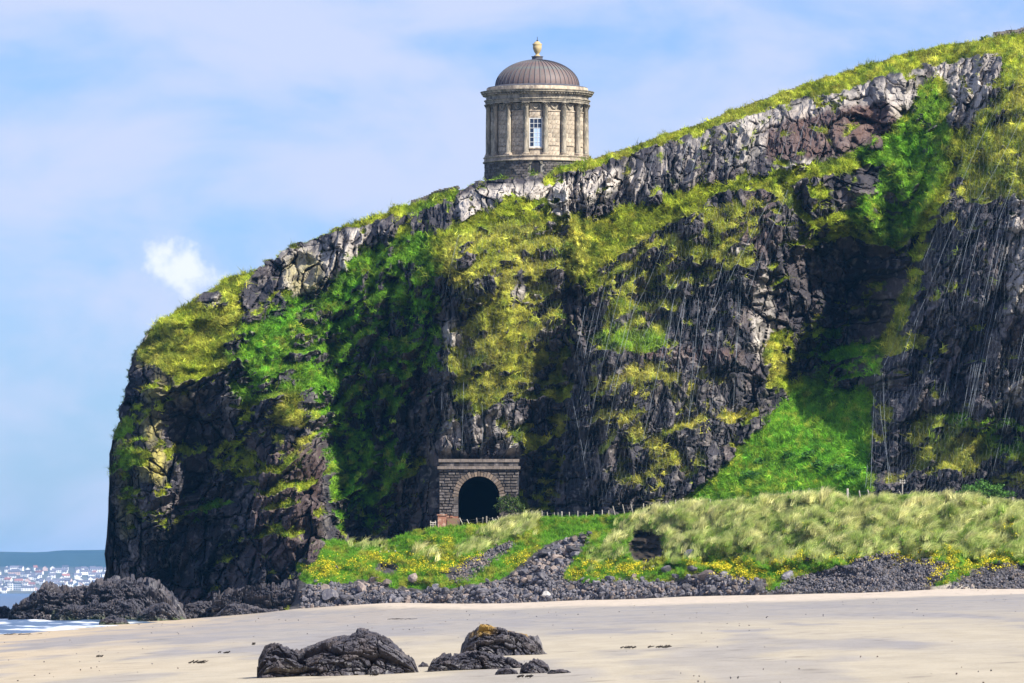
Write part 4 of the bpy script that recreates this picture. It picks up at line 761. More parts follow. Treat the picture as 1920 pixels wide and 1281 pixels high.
weed(187, 1233, 13, 'tiny clump of seaweed far left on the sand'); weed(420, 1226, 22, 'wispy seaweed left of the large rock, nearest the cliff'); weed(476, 1210, 6, 'small dark speck of seaweed by the large rock', .07); weed(985, 1272, 30, 'faint seaweed in front of the small rounded rock', .03); weed(706, 1268, 26, 'faint seaweed in front of the largest rock', .03)
weed(40, 1191, 70, 'line of stranded seaweed along the waterline', .1); weed(750, 1162, 50, 'thin line of seaweed across the darker sand', .05)
print('rocks', time.time() - T0)
# ================================================================== TEMPLE
TX, TY = 1007.5, 670.5; TS = TY / F; TC = at(TX, 640, TY)
def tz(py): return float(at(TX, py, TY)[2])
TB = Vector((TC[0], TY, tz(345)))
M_STONE = mat('sandstone', (.40, .33, .245), rough=.9, spec=.2, noise=(1.3, .42, .62, (.19, .155, .125), 'MIX'), noise2=(5, .5, .72, (.56, .50, .38), 'MIX'), rnd=.24, stretch=(1, 1, .6), bump=.02, bscale=10)
M_STONE2 = mat('weathered_sandstone', (.36, .31, .235), rough=.9, spec=.2, noise=(2.2, .40, .60, (.13, .12, .10), 'MIX'), noise2=(6, .55, .72, (.50, .46, .36), 'MIX'), stretch=(1, 1, .35), bump=.02, bscale=10)
M_BLACK = mat('basalt_masonry', (.085, .078, .078), rough=.9, spec=.2, noise=(3, .45, .7, (.15, .13, .12), 'MIX'), rnd=.45, bump=.03, bscale=9)
M_MORT = mat('mortar', (.22, .205, .18), rough=.95)
M_COPPER = mat('brown_copper', (.14, .098, .088), rough=.6, spec=.4, noise=(.55, .5, .66, (.11, .14, .13), 'MIX'), noise2=(4, .5, .75, (.8, .8, .85), 'MULTIPLY'), rnd=.08)
M_LEAD = mat('dark_lead', (.07, .07, .085), rough=.6, noise=(2, .5, .7, (.14, .13, .13), 'MIX'))
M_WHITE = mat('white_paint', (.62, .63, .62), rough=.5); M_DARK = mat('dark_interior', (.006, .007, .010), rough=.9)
M_GLASS = mat('window_glass', (.012, .02, .045), rough=.08, spec=.6); M_PALE_PANE = mat('pale_pane', (.36, .47, .62), rough=.6)
M_URN = mat('yellow_stone', (.42, .33, .17), rough=.85, noise=(4, .45, .7, (.34, .26, .14), 'MIX'))
M_IRON = mat('iron', (.03, .03, .035), rough=.6)
temple = empty('temple', TB); setp(temple, 'round domed stone temple with engaged columns standing at the brink of the cliff', 'temple')
Zr = lambda py: tz(py) - TB.z          # local height of a photo row (axis)
def tpart(name, m, mb, smooth=False): return mb.obj(name, m, temple, smooth=smooth)
A = lambda deg: R(deg)
c0 = 9.3
# podium
zb, zt = Zr(352), Zr(307)
tpart('podium_core', M_MORT, MB().lathe([(5.02, zb), (5.02, zt)], 96))
nc = 9; ch = (zt - zb) / nc; ns = 84; da = 2 * math.pi / ns
arch_c, arch_w = A(-1.5), .46 / 5.05; za = Zr(305.5)
stone_me = [MB().sector(5.0, 5.10 + k * .018, -da / 2 * w_, da / 2 * w_, .016, ch - .016, 2).mesh('stone', M_BLACK) for k, w_ in ((0, .95), (1, .90), (2, .95), (3, .93))]
for j in range(nc):
    for i in range(ns):
        a = (i + .5 * (j % 2)) * da - math.pi
        if abs(a) > A(88): continue
        zz = zb + (j + .5) * ch
        if abs(a - arch_c) < arch_w * 1.6 and zz > Zr(352) and zz < Zr(306): continue
        o = link('stone', stone_me[(i * 7 + j * 3) % 4], temple, (0, 0, zb + j * ch), (0, 0, a))
# arched cellar opening with bars
ro = MB(); k_ = 14; zc = Zr(314); rw = .43
for i in range(11):
    a1, a2 = math.pi * i / 11, math.pi * (i + 1) / 11
    def pt(a, r, y): 
        th = arch_c - math.cos(a) * r / 5.05; return (y * math.sin(th), -y * math.cos(th), zc + math.sin(a) * r)
    g = (a2 - a1) * .08
    v8 = [pt(a1 + g, rw, 4.98), pt(a2 - g, rw, 4.98), pt(a2 - g, rw + .2, 4.98), pt(a1 + g, rw + .2, 4.98), pt(a1 + g, rw, 5.17), pt(a2 - g, rw, 5.17), pt(a2 - g, rw + .2, 5.17), pt(a1 + g, rw + .2, 5.17)]
    MB().add(v8, [(0, 1, 2, 3), (7, 6, 5, 4), (0, 4, 5, 1), (1, 5, 6, 2), (2, 6, 7, 3), (3, 7, 4, 0)]).obj('arch_stone', M_STONE2, temple)
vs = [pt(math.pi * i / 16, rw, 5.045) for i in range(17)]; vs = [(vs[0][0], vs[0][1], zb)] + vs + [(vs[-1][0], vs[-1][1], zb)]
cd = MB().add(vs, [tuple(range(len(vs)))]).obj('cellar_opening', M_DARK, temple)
bb = MB()
for i in range(7):
    th = arch_c + (-.36 + .12 * i) / 5.05; h_ = math.sqrt(max(0, rw ** 2 - (.36 - .12 * i) ** 2)); bb.tube((5.09 * math.sin(th), -5.09 * math.cos(th), zb), (5.09 * math.sin(th), -5.09 * math.cos(th), zc + h_), .02, None, 5)
bb.obj('bars', M_LEAD, cd)
# plinth mouldings
tpart('plinth_moulding', M_STONE, MB().lathe([(5.0, zt), (5.26, zt), (5.30, zt + .10), (5.18, zt + .16), (5.14, Zr(299)), (5.24, Zr(298)), (5.24, Zr(296.5)), (5.05, Zr(296)), (4.4, Zr(296))], 96), True)
# wall core, stone courses between columns
w0, w1 = Zr(296), Zr(199)
tpart('wall_core', M_MORT, MB().lathe([(4.50, w0), (4.50, w1)], 96))
bay = 22.5; nco = 10; hh = (Zr(214) - w0) / nco
sm = {}
def st(wdeg, k, r=4.62, h=hh):
    key = (round(wdeg, 2), k, round(h, 3))
    if key not in sm: sm[key] = MB().sector(4.46, r + .008 * k, -A(wdeg) / 2, A(wdeg) / 2, .008, h - .008, 3).mesh('stone', M_STONE)
    return sm[key]
win_c = -2.05; wy0, wy1 = Zr(282.5), Zr(227.5); ww = .62
for bidx in range(-5, 5):
    c = c0 + bay * bidx + bay / 2
    for j in range(nco):
        z = w0 + j * hh; isw = bidx == -1
        if isw and z + hh * .5 > wy0 and z + hh * .5 < wy1: continue
        cuts = [-7.6, 7.6] if (j % 4 == 1) else ([-7.6, 1.5, 7.6] if j % 2 else [-7.6, -3.0, 7.6])
        for a_, b_2 in zip(cuts[:-1], cuts[1:]):
            link('stone', st((b_2 - a_) * .985, (j * 5 + bidx) % 3), temple, (0, 0, z), (0, 0, A(c + (a_ + b_2) / 2)))
    # sunk panel with swag, and the lower string
    MB().sector(4.46, 4.56, A(c - 7.6), A(c + 7.6), Zr(213), w1, 4).obj('swag_panel', M_STONE2, temple)
    sw = MB(); pr = None
    for q_ in range(13):
        f_ = q_ / 12 * 2 - 1; th = A(c + f_ * 4.6); z = Zr(209.5) + .42 * f_ * f_; p = (4.62 * math.sin(th), -4.62 * math.cos(th), z)
        if pr: sw.tube(pr, p, .055 + .03 * (1 - abs(f_)), None, 6)
        pr = p
    sw.obj('swag', M_STONE2, temple)
    MB().sector(4.46, 4.70, A(c - 7.7), A(c + 7.7), Zr(214) - .02, Zr(213) + .02, 4).obj('string_course', M_STONE, temple)
    if bidx != -1: MB().sector(4.5, 4.70, A(c - 5.6), A(c + 5.6), Zr(278.6), Zr(277), 4).obj('string_course', M_STONE, temple)
# back of the wall, not seen
MB().sector(4.46, 4.62, A(c0 + bay * 5 - 8), A(c0 + bay * 5 - 8 + 140), w0, w1, 40).obj('wall', M_STONE, temple)
# columns
sh0, sh1 = Zr(291.5), Zr(205.5)
colm = MB().lathe([(.30 * math.cos(0), sh0), (.285, sh0 + .1), (.262, sh0 + .14), (.262, sh0 + 1.5), (.250, sh0 + 3.0), (.228, sh1 - .06), (.25, sh1 - .03), (.24, sh1)], 18).mesh('shaft', M_STONE2, True)
basm = MB().box(-.36, .36, -.34, .34, w0 + .0, w0 + .1).lathe([(.35, w0 + .1), (.37, w0 + .15), (.34, w0 + .2), (.30, w0 + .24)], 18).mesh('base', M_STONE)
cz0, cz1 = sh1, Zr(197.5); ch_ = cz1 - cz0
capb = MB().lathe([(.225, cz0), (.24, cz0 + ch_ * .5), (.33, cz0 + ch_ * .82)], 16)
for ring, (zf, rr, nl, of) in enumerate([(.34, .30, 8, 0), (.62, .33, 8, .5)]):
    for i in range(nl):
        a = 2 * math.pi * (i + of) / nl; c_, s_ = math.cos(a), math.sin(a); z1_ = cz0 + ch_ * zf; z0_ = cz0 + ch_ * (zf - .34)
        def q3(r, t_, z): return (c_ * r - s_ * t_, s_ * r + c_ * t_, z)
        capb.add([q3(.23, -.07, z0_), q3(.23, .07, z0_), q3(rr - .03, .085, z1_ - .04), q3(rr - .03, -.085, z1_ - .04), q3(rr + .05, .045, z1_), q3(rr + .05, -.045, z1_), q3(rr + .03, 0, z1_ - .07)], [(0, 1, 2, 3), (3, 2, 4, 5), (5, 4, 6)])
for sx in (-1, 1):
    for sy in (-1, 1): capb.tube((sx * .2, sy * .2, cz0 + ch_ * .62), (sx * .33, sy * .33, cz1 - .07), .04, .06, 6)
capb.box(-.36, .36, -.36, .36, cz1 - .07, cz1)
capm = capb.mesh('capital', M_STONE2)
for i in range(16):
    a = A(c0 + bay * i); p = (4.80 * math.sin(a), -4.80 * math.cos(a), 0)
    sh = link('column', colm, temple, p, (0, 0, a)); link('column_base', basm, sh); link('capital', capm, sh)
# entablature
e = [('architrave', M_STONE2, [(4.6, Zr(197.5)), (5.0, Zr(197.5)), (5.0, Zr(194.4)), (5.06, Zr(194.2)), (5.06, Zr(191.5)), (5.16, Zr(191)), (5.16, Zr(189.6)), (4.9, Zr(189.5))]),
     ('frieze', M_STONE2, [(4.9, Zr(189.5)), (4.97, Zr(189.4)), (4.97, Zr(183.4)), (5.0, Zr(182.8)), (4.8, Zr(182.6))]),
     ('cornice', M_STONE2, [(4.8, Zr(182.6)), (5.06, Zr(182.6)), (5.10, Zr(181.5)), (5.12, Zr(178.6)), (5.42, Zr(178.2)), (5.44, Zr(176.2)), (5.50, Zr(175)), (5.54, Zr(173.6)), (4.7, Zr(173))]),
     ('blocking_course', M_STONE, [(4.86, Zr(174)), (4.92, Zr(173)), (4.92, Zr(167)), (4.84, Zr(166.4)), (4.0, Zr(166.3))]),
     ('dome_kerb', M_LEAD, [(4.85, Zr(166.8)), (4.87, Zr(166)), (4.80, Zr(165)), (4.25, Zr(163.3)), (4.18, Zr(162)), (3.9, Zr(161.6))])]
for nme, m_, pr in e: tpart(nme, m_, MB().lathe(pr, 128), False)
dn = MB()
for i in range(110):
    a = 2 * math.pi * i / 110; dn.sector(5.08, 5.30, a - .016, a + .016, Zr(181.3), Zr(178.8), 1)
dn.obj('dentil_course', M_STONE2, temple)
# dome: raised-seam copper panels
dz0, dz1 = Zr(162.4), Zr(112.5); nP = 48; dp = 2 * math.pi / nP
prof = [(4.06 * math.cos(t_), dz0 + (dz1 - dz0) * math.sin(t_)) for t_ in np.linspace(0, R(86), 22)]
pan = MB(); n_ = 3
vs = []; 
for (r, z) in prof:
    for k in range(n_ + 1): a = -dp / 2 + dp * k / n_; vs.append((r * math.sin(a), -r * math.cos(a), z))
fs = [(i * (n_ + 1) + k, i * (n_ + 1) + k + 1, (i + 1) * (n_ + 1) + k + 1, (i + 1) * (n_ + 1) + k) for i in range(len(prof) - 1) for k in range(n_)]
pan.add(vs, fs); panm = pan.mesh('dome_panel', M_COPPER, True)
sea_ = MB(); vs = []
for (r, z) in prof:
    nr = Vector((r / 4.06 ** 2, 0, (z - dz0) / (dz1 - dz0) ** 2)).normalized(); 
    for (tw, out) in ((-.022, -.02), (-.018, .05), (.018, .05), (.022, -.02)):
        rr = r + nr.x * out; vs.append((tw, -rr, z + nr.z * out))
fs = [(i * 4 + k, i * 4 + k + 1, i * 4 + k + 5, i * 4 + k + 4) for i in range(len(prof) - 1) for k in range(3)]
seam = sea_.add(vs, fs).mesh('seam', M_LEAD)
for i in range(nP):
    pn = link('dome_panel', panm, temple, None, (0, 0, dp * i)); s_ = link('seam', seam, pn, None, (0, 0, dp / 2))
tpart('pedestal', M_LEAD, MB().lathe([(.62, Zr(114.5)), (.60, Zr(112)), (.52, Zr(111.4)), (.52, Zr(107.5)), (.58, Zr(107)), (.58, Zr(106)), (.2, Zr(105.6))], 28))
urn = tpart('urn', M_URN, MB().lathe([(.30, Zr(106)), (.30, Zr(104.6)), (.18, Zr(103.4)), (.16, Zr(101)), (.26, Zr(99)), (.40, Zr(93)), (.44, Zr(88)), (.40, Zr(87)), (.46, Zr(84)), (.47, Zr(82.4)), (.34, Zr(81.6)), (.26, Zr(79)), (.10, Zr(77.5)), (.0, Zr(77.3))], 28), True)
MB().lathe([(.03, Zr(78)), (.09, Zr(76.6)), (.10, Zr(75.8)), (.03, Zr(75)), (.022, Zr(69)), (0, Zr(68.8))], 10).obj('finial', M_IRON, urn)
# window
wth = A(win_c); wroot = empty('window', (4.50 * math.sin(wth), -4.50 * math.cos(wth), 0), (0, 0, wth)); wroot.parent = temple
hw = ww; fr = MB(); y0_, y1_ = -.16, -.06
fr.box(-hw, -hw + .07, y0_, y1_, wy0, wy1).box(hw - .07, hw, y0_, y1_, wy0, wy1).box(-hw + .07, hw - .07, y0_, y1_, wy1 - .07, wy1).box(-hw + .07, hw - .07, y0_, y1_, wy0, wy0 + .10)
fr.obj('frame', M_WHITE, wroot)
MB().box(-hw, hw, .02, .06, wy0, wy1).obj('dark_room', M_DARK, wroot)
gw = (2 * hw - .14) / 3; gh = (wy1 - wy0 - .17) / 6
gb = MB()
for i in (1, 2): gb.box(-hw + .07 + gw * i - .02, -hw + .07 + gw * i + .02, -.14, -.07, wy0 + .10, wy1 - .07)
for j in range(1, 6): gb.box(-hw + .07, hw - .07, -.135, -.075, wy0 + .10 + gh * j - .02, wy0 + .10 + gh * j + .02)
gb.obj('glazing_bars', M_WHITE, wroot)
pm = {k: MB().box(-gw / 2 + .02, gw / 2 - .02, -.11, -.10, .02, gh - .02).mesh('pane', m_) for k, m_ in (('g', M_GLASS), ('b', M_PALE_PANE))}
for i in range(3):
    for j in range(6):
        k = 'b' if (i > 0 and j < 4) else 'g'; o = link('pane', pm[k], wroot, (-hw + .07 + gw * (i + .5), 0, wy0 + .10 + gh * j))  # lower right panes take a pale blue surface, the rest dark glass
        if k == 'b': o['label'] = 'pale blue pane'
MB().box(-hw - .06, hw + .06, -.24, .02, wy0 - .10, wy0).obj('sill', M_STONE, wroot)
MB().box(-hw - .10, -hw, -.17, .02, wy0, wy1 + .1).obj('jamb', M_STONE, wroot); MB().box(hw, hw + .10, -.17, .02, wy0, wy1 + .1).obj('jamb', M_STONE, wroot)
MB().box(-hw, hw, -.16, .02, wy1, wy1 + .18).obj('lintel', M_STONE, wroot)

# ================================================================== TUNNEL PORTAL
PYd = 644.4; ps = PYd / F; pc = at(898, 985, PYd); portal = empty('tunnel_portal', pc); setp(portal, 'stone railway tunnel mouth with arched opening at the foot of the cliff', 'tunnel portal')
X_ = lambda px: (px - 898) * ps; Z_ = lambda py: (985 - py) * ps
M_PB = mat('tunnel_masonry', (.075, .066, .064), rough=.9, spec=.2, noise=(3, .45, .7, (.15, .13, .115), 'MIX'), rnd=.6, bump=.04, bscale=7)
M_PV = mat('brown_voussoir', (.18, .135, .10), rough=.9, noise=(3, .45, .7, (.13, .11, .10), 'MIX'), rnd=.3, bump=.03, bscale=7)
M_PC = mat('portal_coping', (.20, .165, .14), rough=.9, noise=(3, .45, .7, (.10, .085, .08), 'MIX'), rnd=.15, bump=.02, bscale=7)
M_BRICK = mat('red_brick', (.26, .12, .075), rough=.9, noise=(3, .5, .7, (.50, .36, .27), 'MIX'), rnd=.2)
# mortar backing with the arch cut out
RA = 39 * ps; ac = Z_(932); xl, xr, zt2 = X_(823), X_(973), Z_(880)
outer = []; inner = []
N_ = 24
for i in range(N_ + 1):
    a = math.pi * i / N_; inner.append((-RA * math.cos(a), ac + RA * math.sin(a)))
bk = MB()
for yv in (0.0, 2.2):
    pass
def strip(yf, yb):
    b = MB()
    for i in range(N_):
        (xa, za_), (xb, zb_) = inner[i], inner[i + 1]
        b.add([(xa, yf, za_), (xb, yf, zb_), (xb, yf, zt2), (xa, yf, zt2)], [(0, 1, 2, 3)])
        b.add([(xa, yf, za_), (xb, yf, zb_), (xb, yb, zb_), (xa, yb, za_)], [(3, 2, 1, 0)])
    b.add([(xl, yf, -1.5), (-RA, yf, -1.5), (-RA, yf, zt2), (xl, yf, zt2)], [(0, 1, 2, 3)]); b.add([(RA, yf, -1.5), (xr, yf, -1.5), (xr, yf, zt2), (RA, yf, zt2)], [(0, 1, 2, 3)])
    b.add([(-RA, yf, -1.5), (-RA, yf, ac), (-RA, yb, ac), (-RA, yb, -1.5)], [(0, 1, 2, 3)]); b.add([(RA, yf, -1.5), (RA, yf, ac), (RA, yb, ac), (RA, yb, -1.5)], [(3, 2, 1, 0)])
    b.add([(xl, yf, -1.5), (xl, yf, zt2), (xl, yb, zt2), (xl, yb, -1.5)], [(0, 1, 2, 3)]); b.add([(xr, yf, -1.5), (xr, yf, zt2), (xr, yb, zt2), (xr, yb, -1.5)], [(3, 2, 1, 0)])
    b.add([(xl, yf, zt2), (xr, yf, zt2), (xr, yb, zt2), (xl, yb, zt2)], [(0, 1, 2, 3)])
    return b
strip(.08, 2.6).obj('mortar_backing', mat('dark_mortar', (.05, .047, .05), rough=.95), portal)
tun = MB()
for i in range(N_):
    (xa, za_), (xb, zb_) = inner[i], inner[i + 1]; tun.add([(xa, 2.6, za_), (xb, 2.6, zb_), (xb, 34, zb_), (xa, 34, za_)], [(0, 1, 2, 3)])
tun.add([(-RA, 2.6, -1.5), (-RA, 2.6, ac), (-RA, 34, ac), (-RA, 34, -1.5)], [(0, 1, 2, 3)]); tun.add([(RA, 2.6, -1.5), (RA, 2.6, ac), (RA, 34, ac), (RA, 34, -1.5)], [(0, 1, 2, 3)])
tun.add([(-RA, 34, -1.5), (RA, 34, -1.5), (RA, 34, ac + RA), (-RA, 34, ac + RA)], [(0, 1, 2, 3)]).obj('tunnel_lining', mat('dark_lining', (.018, .017, .02), rough=.95), portal)  # lining in one near-black colour along its whole length
random.seed(5)
ch = 5.4 * ps; ncs = int((zt2 + .6) / ch)
for j in range(ncs):
    z0_ = zt2 - (j + 1) * ch; x = xl - random.uniform(0, .4)
    while x < xr:
        w_ = random.uniform(.38, .78); xa, xb = max(x, xl) + .02, min(x + w_, xr) - .02; x += w_
        if xb - xa < .12: continue
        zm = z0_ + ch / 2
        def lim(xv): return zm < ac and abs(xv) < RA + .42 or zm >= ac and math.hypot(xv, zm - ac) < RA + .50
        if lim(xa) and lim(xb): continue
        k = RA + (.42 if zm < ac else 0)
        if zm >= ac: k = math.sqrt(max(0, (RA + .5) ** 2 - (zm - ac) ** 2))
        if lim(xa): xa = k if xa < k else xa
        if lim(xb): xb = -k if xb > -k else xb
        if xb - xa < .12: continue
        if xa < -k and xb > k: continue
        pr = random.uniform(-.10, .02); zz0, zz1 = z0_ + .02, z0_ + ch - .02
        v = [(xa, .1, zz0), (xb, .1, zz0), (xb, .1, zz1), (xa, .1, zz1), (xa + .05, pr, zz0 + .04), (xb - .05, pr + random.uniform(-.03, .03), zz0 + .04), (xb - .05, pr, zz1 - .04), (xa + .05, pr + random.uniform(-.03, .03), zz1 - .04)]
        MB().add(v, [(4, 5, 6, 7), (0, 1, 5, 4), (1, 2, 6, 5), (2, 3, 7, 6), (3, 0, 4, 7)]).obj('stone', M_PB if not (zm < Z_(966) and xb < -RA + .3) else M_BRICK, portal)
for i in range(23):
    a1, a2 = math.pi * i / 23 + .012, math.pi * (i + 1) / 23 - .012; r0_, r1_ = RA - .01, RA + (.47 if i % 2 else .53)
    pts = [(-math.cos(a) * r, math.sin(a) * r + ac) for r, a in ((r0_, a1), (r0_, a2), (r1_, a2), (r1_, a1))]
    yf = -.05 - .04 * (i % 3); v = [(x, .6, z) for x, z in pts] + [(x, yf, z) for x, z in pts]
    MB().add(v, [(4, 7, 6, 5), (0, 1, 5, 4), (1, 2, 6, 5), (2, 3, 7, 6), (3, 0, 4, 7)]).obj('voussoir', M_PV, portal)
for s in (-1, 1):
    for j in range(9):
        z1_ = ac - j * .36; w_ = .42 + .12 * (j % 2); x0_, x1_ = sorted((s * (RA - .01), s * (RA + w_)))
        if z1_ - .36 < -1: break
        MB().box(x0_, x1_, -.06, .6, z1_ - .34, z1_ - .01).obj('quoin', M_PB if s > 0 or j < 5 else M_BRICK, portal)
def run(nm, px0, px1, y0p, y1p, proud, m_, n):
    xs_ = np.linspace(X_(px0), X_(px1), n + 1)
    for i in range(n): MB().box(xs_[i] + .012, xs_[i + 1] - .012, -proud - .01 * (i % 2), .7, Z_(y1p), Z_(y0p)).obj(nm, m_, portal)
run('string_course_stone', 820, 976, 874.5, 880, .28, M_PC, 12); run('parapet_stone', 824, 972, 867, 874.3, .06, M_PB, 16); run('coping_stone', 822, 974, 861, 866.8, .18, M_PC, 11)
pier = MB().box(X_(821), X_(837), -.75, -.12, Z_(990), Z_(967)).box(X_(819.5), X_(838.5), -.83, -.1, Z_(966.9), Z_(964.5)).obj('pier', M_BRICK, portal)
MB().box(X_(838.6), X_(862), -.5, -.12, Z_(990), Z_(972)).obj('low_wall', mat('mossy_masonry', (.20, .12, .08), noise=(3, .5, .7, (.15, .16, .05), 'MIX')), portal)
print('temple+portal', time.time() - T0)
# shrubs ivy round the portal
M_LEAF = mat('shrub_leaves', inst='tint', rough=.6, spec=.3, trans=.25)
def leafy(name, centre, rx, ry, rz, n, col, label, cat, size=.13, seed=0, root=True):
    """rounded bush: many leaf-sized faces spread through the volume around a few stems"""
    r_ = np.random.default_rng(seed); d_ = r_.normal(size=(n, 3)); d_ /= np.linalg.norm(d_, axis=1)[:, None]; rad = r_.uniform(.45, 1.05, n) ** .6
    lump = 1 + .28 * np.sin(d_[:, 0] * 7 + seed) * np.cos(d_[:, 2] * 6 + seed * 2) + .12 * np.sin(d_[:, 1] * 13)
    C = d_ * (rad * lump)[:, None] * [rx, ry, rz]; C = C[C[:, 2] > -rz * .4]; n = len(C)
    a = r_.normal(size=(n, 3)); a /= np.linalg.norm(a, axis=1)[:, None]; b = np.cross(a, r_.normal(size=(n, 3))); b /= np.linalg.norm(b, axis=1)[:, None]; s = size * r_.uniform(.6, 1.3, (n, 1))
    V = np.stack([C - a * s, C + b * s * .45, C + a * s, C - b * s * .45], 1).reshape(-1, 3); Fc = np.arange(4 * n).reshape(-1, 4)
    cc_ = np.repeat(np.asarray(col) * r_.uniform(.5, 1.5, (n, 1)), 4, 0)
    o = empty(name, centre); setp(o, label, cat); link('foliage', mesh_np('foliage', V, Fc, M_LEAF2, False, {'Col': cc_}), o)
    sb = MB()
    for k in range(5): sb.tube((0, 0, -rz * .6), (r_.uniform(-.5, .5) * rx, r_.uniform(-.5, .5) * ry, rz * .5), .035, .012, 5)
    sb.obj('stems', M_WOODD, o); return o
M_LEAF2 = mat('bush_leaves', attr='Col', rough=.6, spec=.3, trans=.25); M_WOODD = mat('brown_stem', (.09, .06, .04), rough=.9)
c_ = at(958, 952, 642.5); leafy('bush', c_, 1.3, .8, 1.1, 1500, (.06, .10, .02), 'dark green bush growing against the right side of the tunnel mouth', 'bush', seed=3)
c_ = at(1843, 925, 606); leafy('bush', c_, 2.3, 1.1, .95, 2600, (.07, .17, .025), 'bright green rounded bush at the foot of the cliff on the right', 'bush', seed=5)
c_ = P3[-1][np.searchsorted(u, 1850)] + np.array([0, 1.0, .15]); leafy('bush', c_, .75, .5, .42, 600, (.05, .11, .02), 'small dark bush on the skyline beside the dry-stone wall', 'bush', .1, seed=7)
# fern clumps on the green slope
M_FERN = M_LEAF2
for i, (px, py, w_, lab) in enumerate([(1412, 893, 1.1, 'round fern clump low on the green slope'), (1540, 872, .8, 'fern clump in the middle of the green slope'), (1572, 880, 1.0, 'widest fern clump right of the middle of the green slope'), (1602, 890, .8, 'fern clump near the netted buttress'), (1425, 868, .6, 'small fern above the round clump'), (1518, 855, .7, 'highest fern clump on the green slope'), (1480, 855, .6, 'pale fern left of the highest clump')]):
    Yf = float(cliff_near(np.array([px]), np.array([py]))[0]); c_ = at(px, py, Yf - .25); leafy('fern_clump', c_, w_, .6, .45, 420, (.05, .15, .02), lab, 'fern', .16, seed=20 + i)

# ================================================================== DRY-STONE WALLS ON THE RIDGE
def ridge_wall(px0, px1, hgt, back_, label, n, seed, sink=.1):
    """dry-stone wall: a rubble core and individual facing stones along the brink"""
    rd = random.Random(seed); us_ = np.linspace(px0, px1, n + 1); root = None; line_ = []
    for i in range(n):
        um = .5 * (us_[i] + us_[i + 1]); sel = np.abs(u - um) < 14; p = P3[-1][sel].mean(0) + np.array([0, back_, 0]); p[0] = (um - 960) / F * p[1]; line_.append(p)
    base = line_[0]; root = empty('dry_stone_wall', base); setp(root, label, 'wall'); core = MB()
    for i in range(n - 1):
        a, b = line_[i] - base, line_[i + 1] - base
        core.add([(a[0], a[1] - .14, a[2] - sink - .4), (b[0], b[1] - .14, b[2] - sink - .4), (b[0], b[1] - .14, b[2] - sink + hgt * .9), (a[0], a[1] - .14, a[2] - sink + hgt * .9), (a[0], a[1] + .14, a[2] - sink - .4), (b[0], b[1] + .14, b[2] - sink - .4), (b[0], b[1] + .14, b[2] - sink + hgt * .9), (a[0], a[1] + .14, a[2] - sink + hgt * .9)], [(0, 1, 2, 3), (7, 6, 5, 4), (3, 2, 6, 7)])
        wdt = abs(b[0] - a[0]); rows = max(1, round(hgt / .24)); hh_ = hgt / rows
        for j in range(rows):
            f_ = .5 + (.5 if j % 2 else 0); q0 = a + (b - a) * f_; k = rd.uniform(.9, 1.25)
            v = [(sx * wdt * .52 * rd.uniform(.85, 1.05), sy * .2 * rd.uniform(.85, 1.1), sz * hh_ * .52 * rd.uniform(.8, 1.1)) for sx in (-1, 1) for sy in (-1, 1) for sz in (-1, 1)]
            MB().add(v, [(0, 1, 3, 2), (4, 6, 7, 5), (0, 4, 5, 1), (2, 3, 7, 6), (0, 2, 6, 4), (1, 5, 7, 3)]).obj('stone', M_BLACK, root, (q0[0], q0[1], q0[2] - sink + (j + .5) * hh_ + rd.uniform(-.03, .05)))
    core.obj('rubble_core', M_BLACK, root); return root
ridge_wall(768, 862, .62, 1.2, 'dark dry-stone wall on the skyline left of the temple', 20, 3, .12)
ridge_wall(1862, 2010, .75, 1.6, 'dark dry-stone wall on the skyline at the upper right', 26, 4, .1)
ridge_wall(1112, 1560, .26, 1.0, 'low tumbled wall along the ridge right of the temple', 70, 5, .06)
ridge_wall(1600, 1848, .2, 1.2, 'very low line of wall stones higher up the ridge', 36, 6, .06)

# ================================================================== FENCE, POLE
M_POST = mat('weathered_post', (.42, .38, .32), rough=.9, noise=(6, .45, .7, (.24, .21, .18), 'MIX'), rnd=.25); M_WIRE = mat('fence_wire', (.22, .22, .23), rough=.5, metal=.6)
def fence(posts, label, seed):
    rd = random.Random(seed); root = None; tops = []
    for (px, py, h, ln_) in posts:
        p = BP[-1, np.clip(np.searchsorted(bu, px), 0, len(bu) - 1)] + np.array([0, .25, -.1]); H = h * p[1] / F + .35; th = max(.045, .0042 * h)
        if root is None: root = empty('post_and_wire_fence', p); setp(root, label, 'fence'); base = p.copy()
        zt_ = float(at(px, py - h, p[1])[2]) - base[2]; zb_ = min(p[2] - base[2] - .3, zt_ - .5); q0 = p - base; xb_ = q0[0]; xt = xb_ + ln_ * .012 * h
        m_ = MB().tube((xb_, q0[1], zb_), (xt, q0[1], zt_), th, th * .9, 6); m_.obj('post', M_POST, root); tops.append(Vector((xt, q0[1] - .06, zt_)))
    wb = MB()
    for k in (.12, .36, .6):
        for a, b in zip(tops[:-1], tops[1:]):
            if (b - a).length < 9: wb.tube(a - Vector((0, 0, k)), b - Vector((0, 0, k)), .008, None, 4, False)
    wb.obj('wires', M_WIRE, root)
fence([(866, 988, 12, -3), (870, 985, 14, -3), (884, 986, 12, -3), (895, 984, 13, -1), (904, 983, 13, 0), (911, 985, 17, 0), (917, 990, 17, 3), (923, 990, 14, 3), (928, 981, 11, -2), (938, 980, 12, -2), (950, 976, 10, -1)], 'leaning posts of the fence in front of the tunnel mouth', 1)
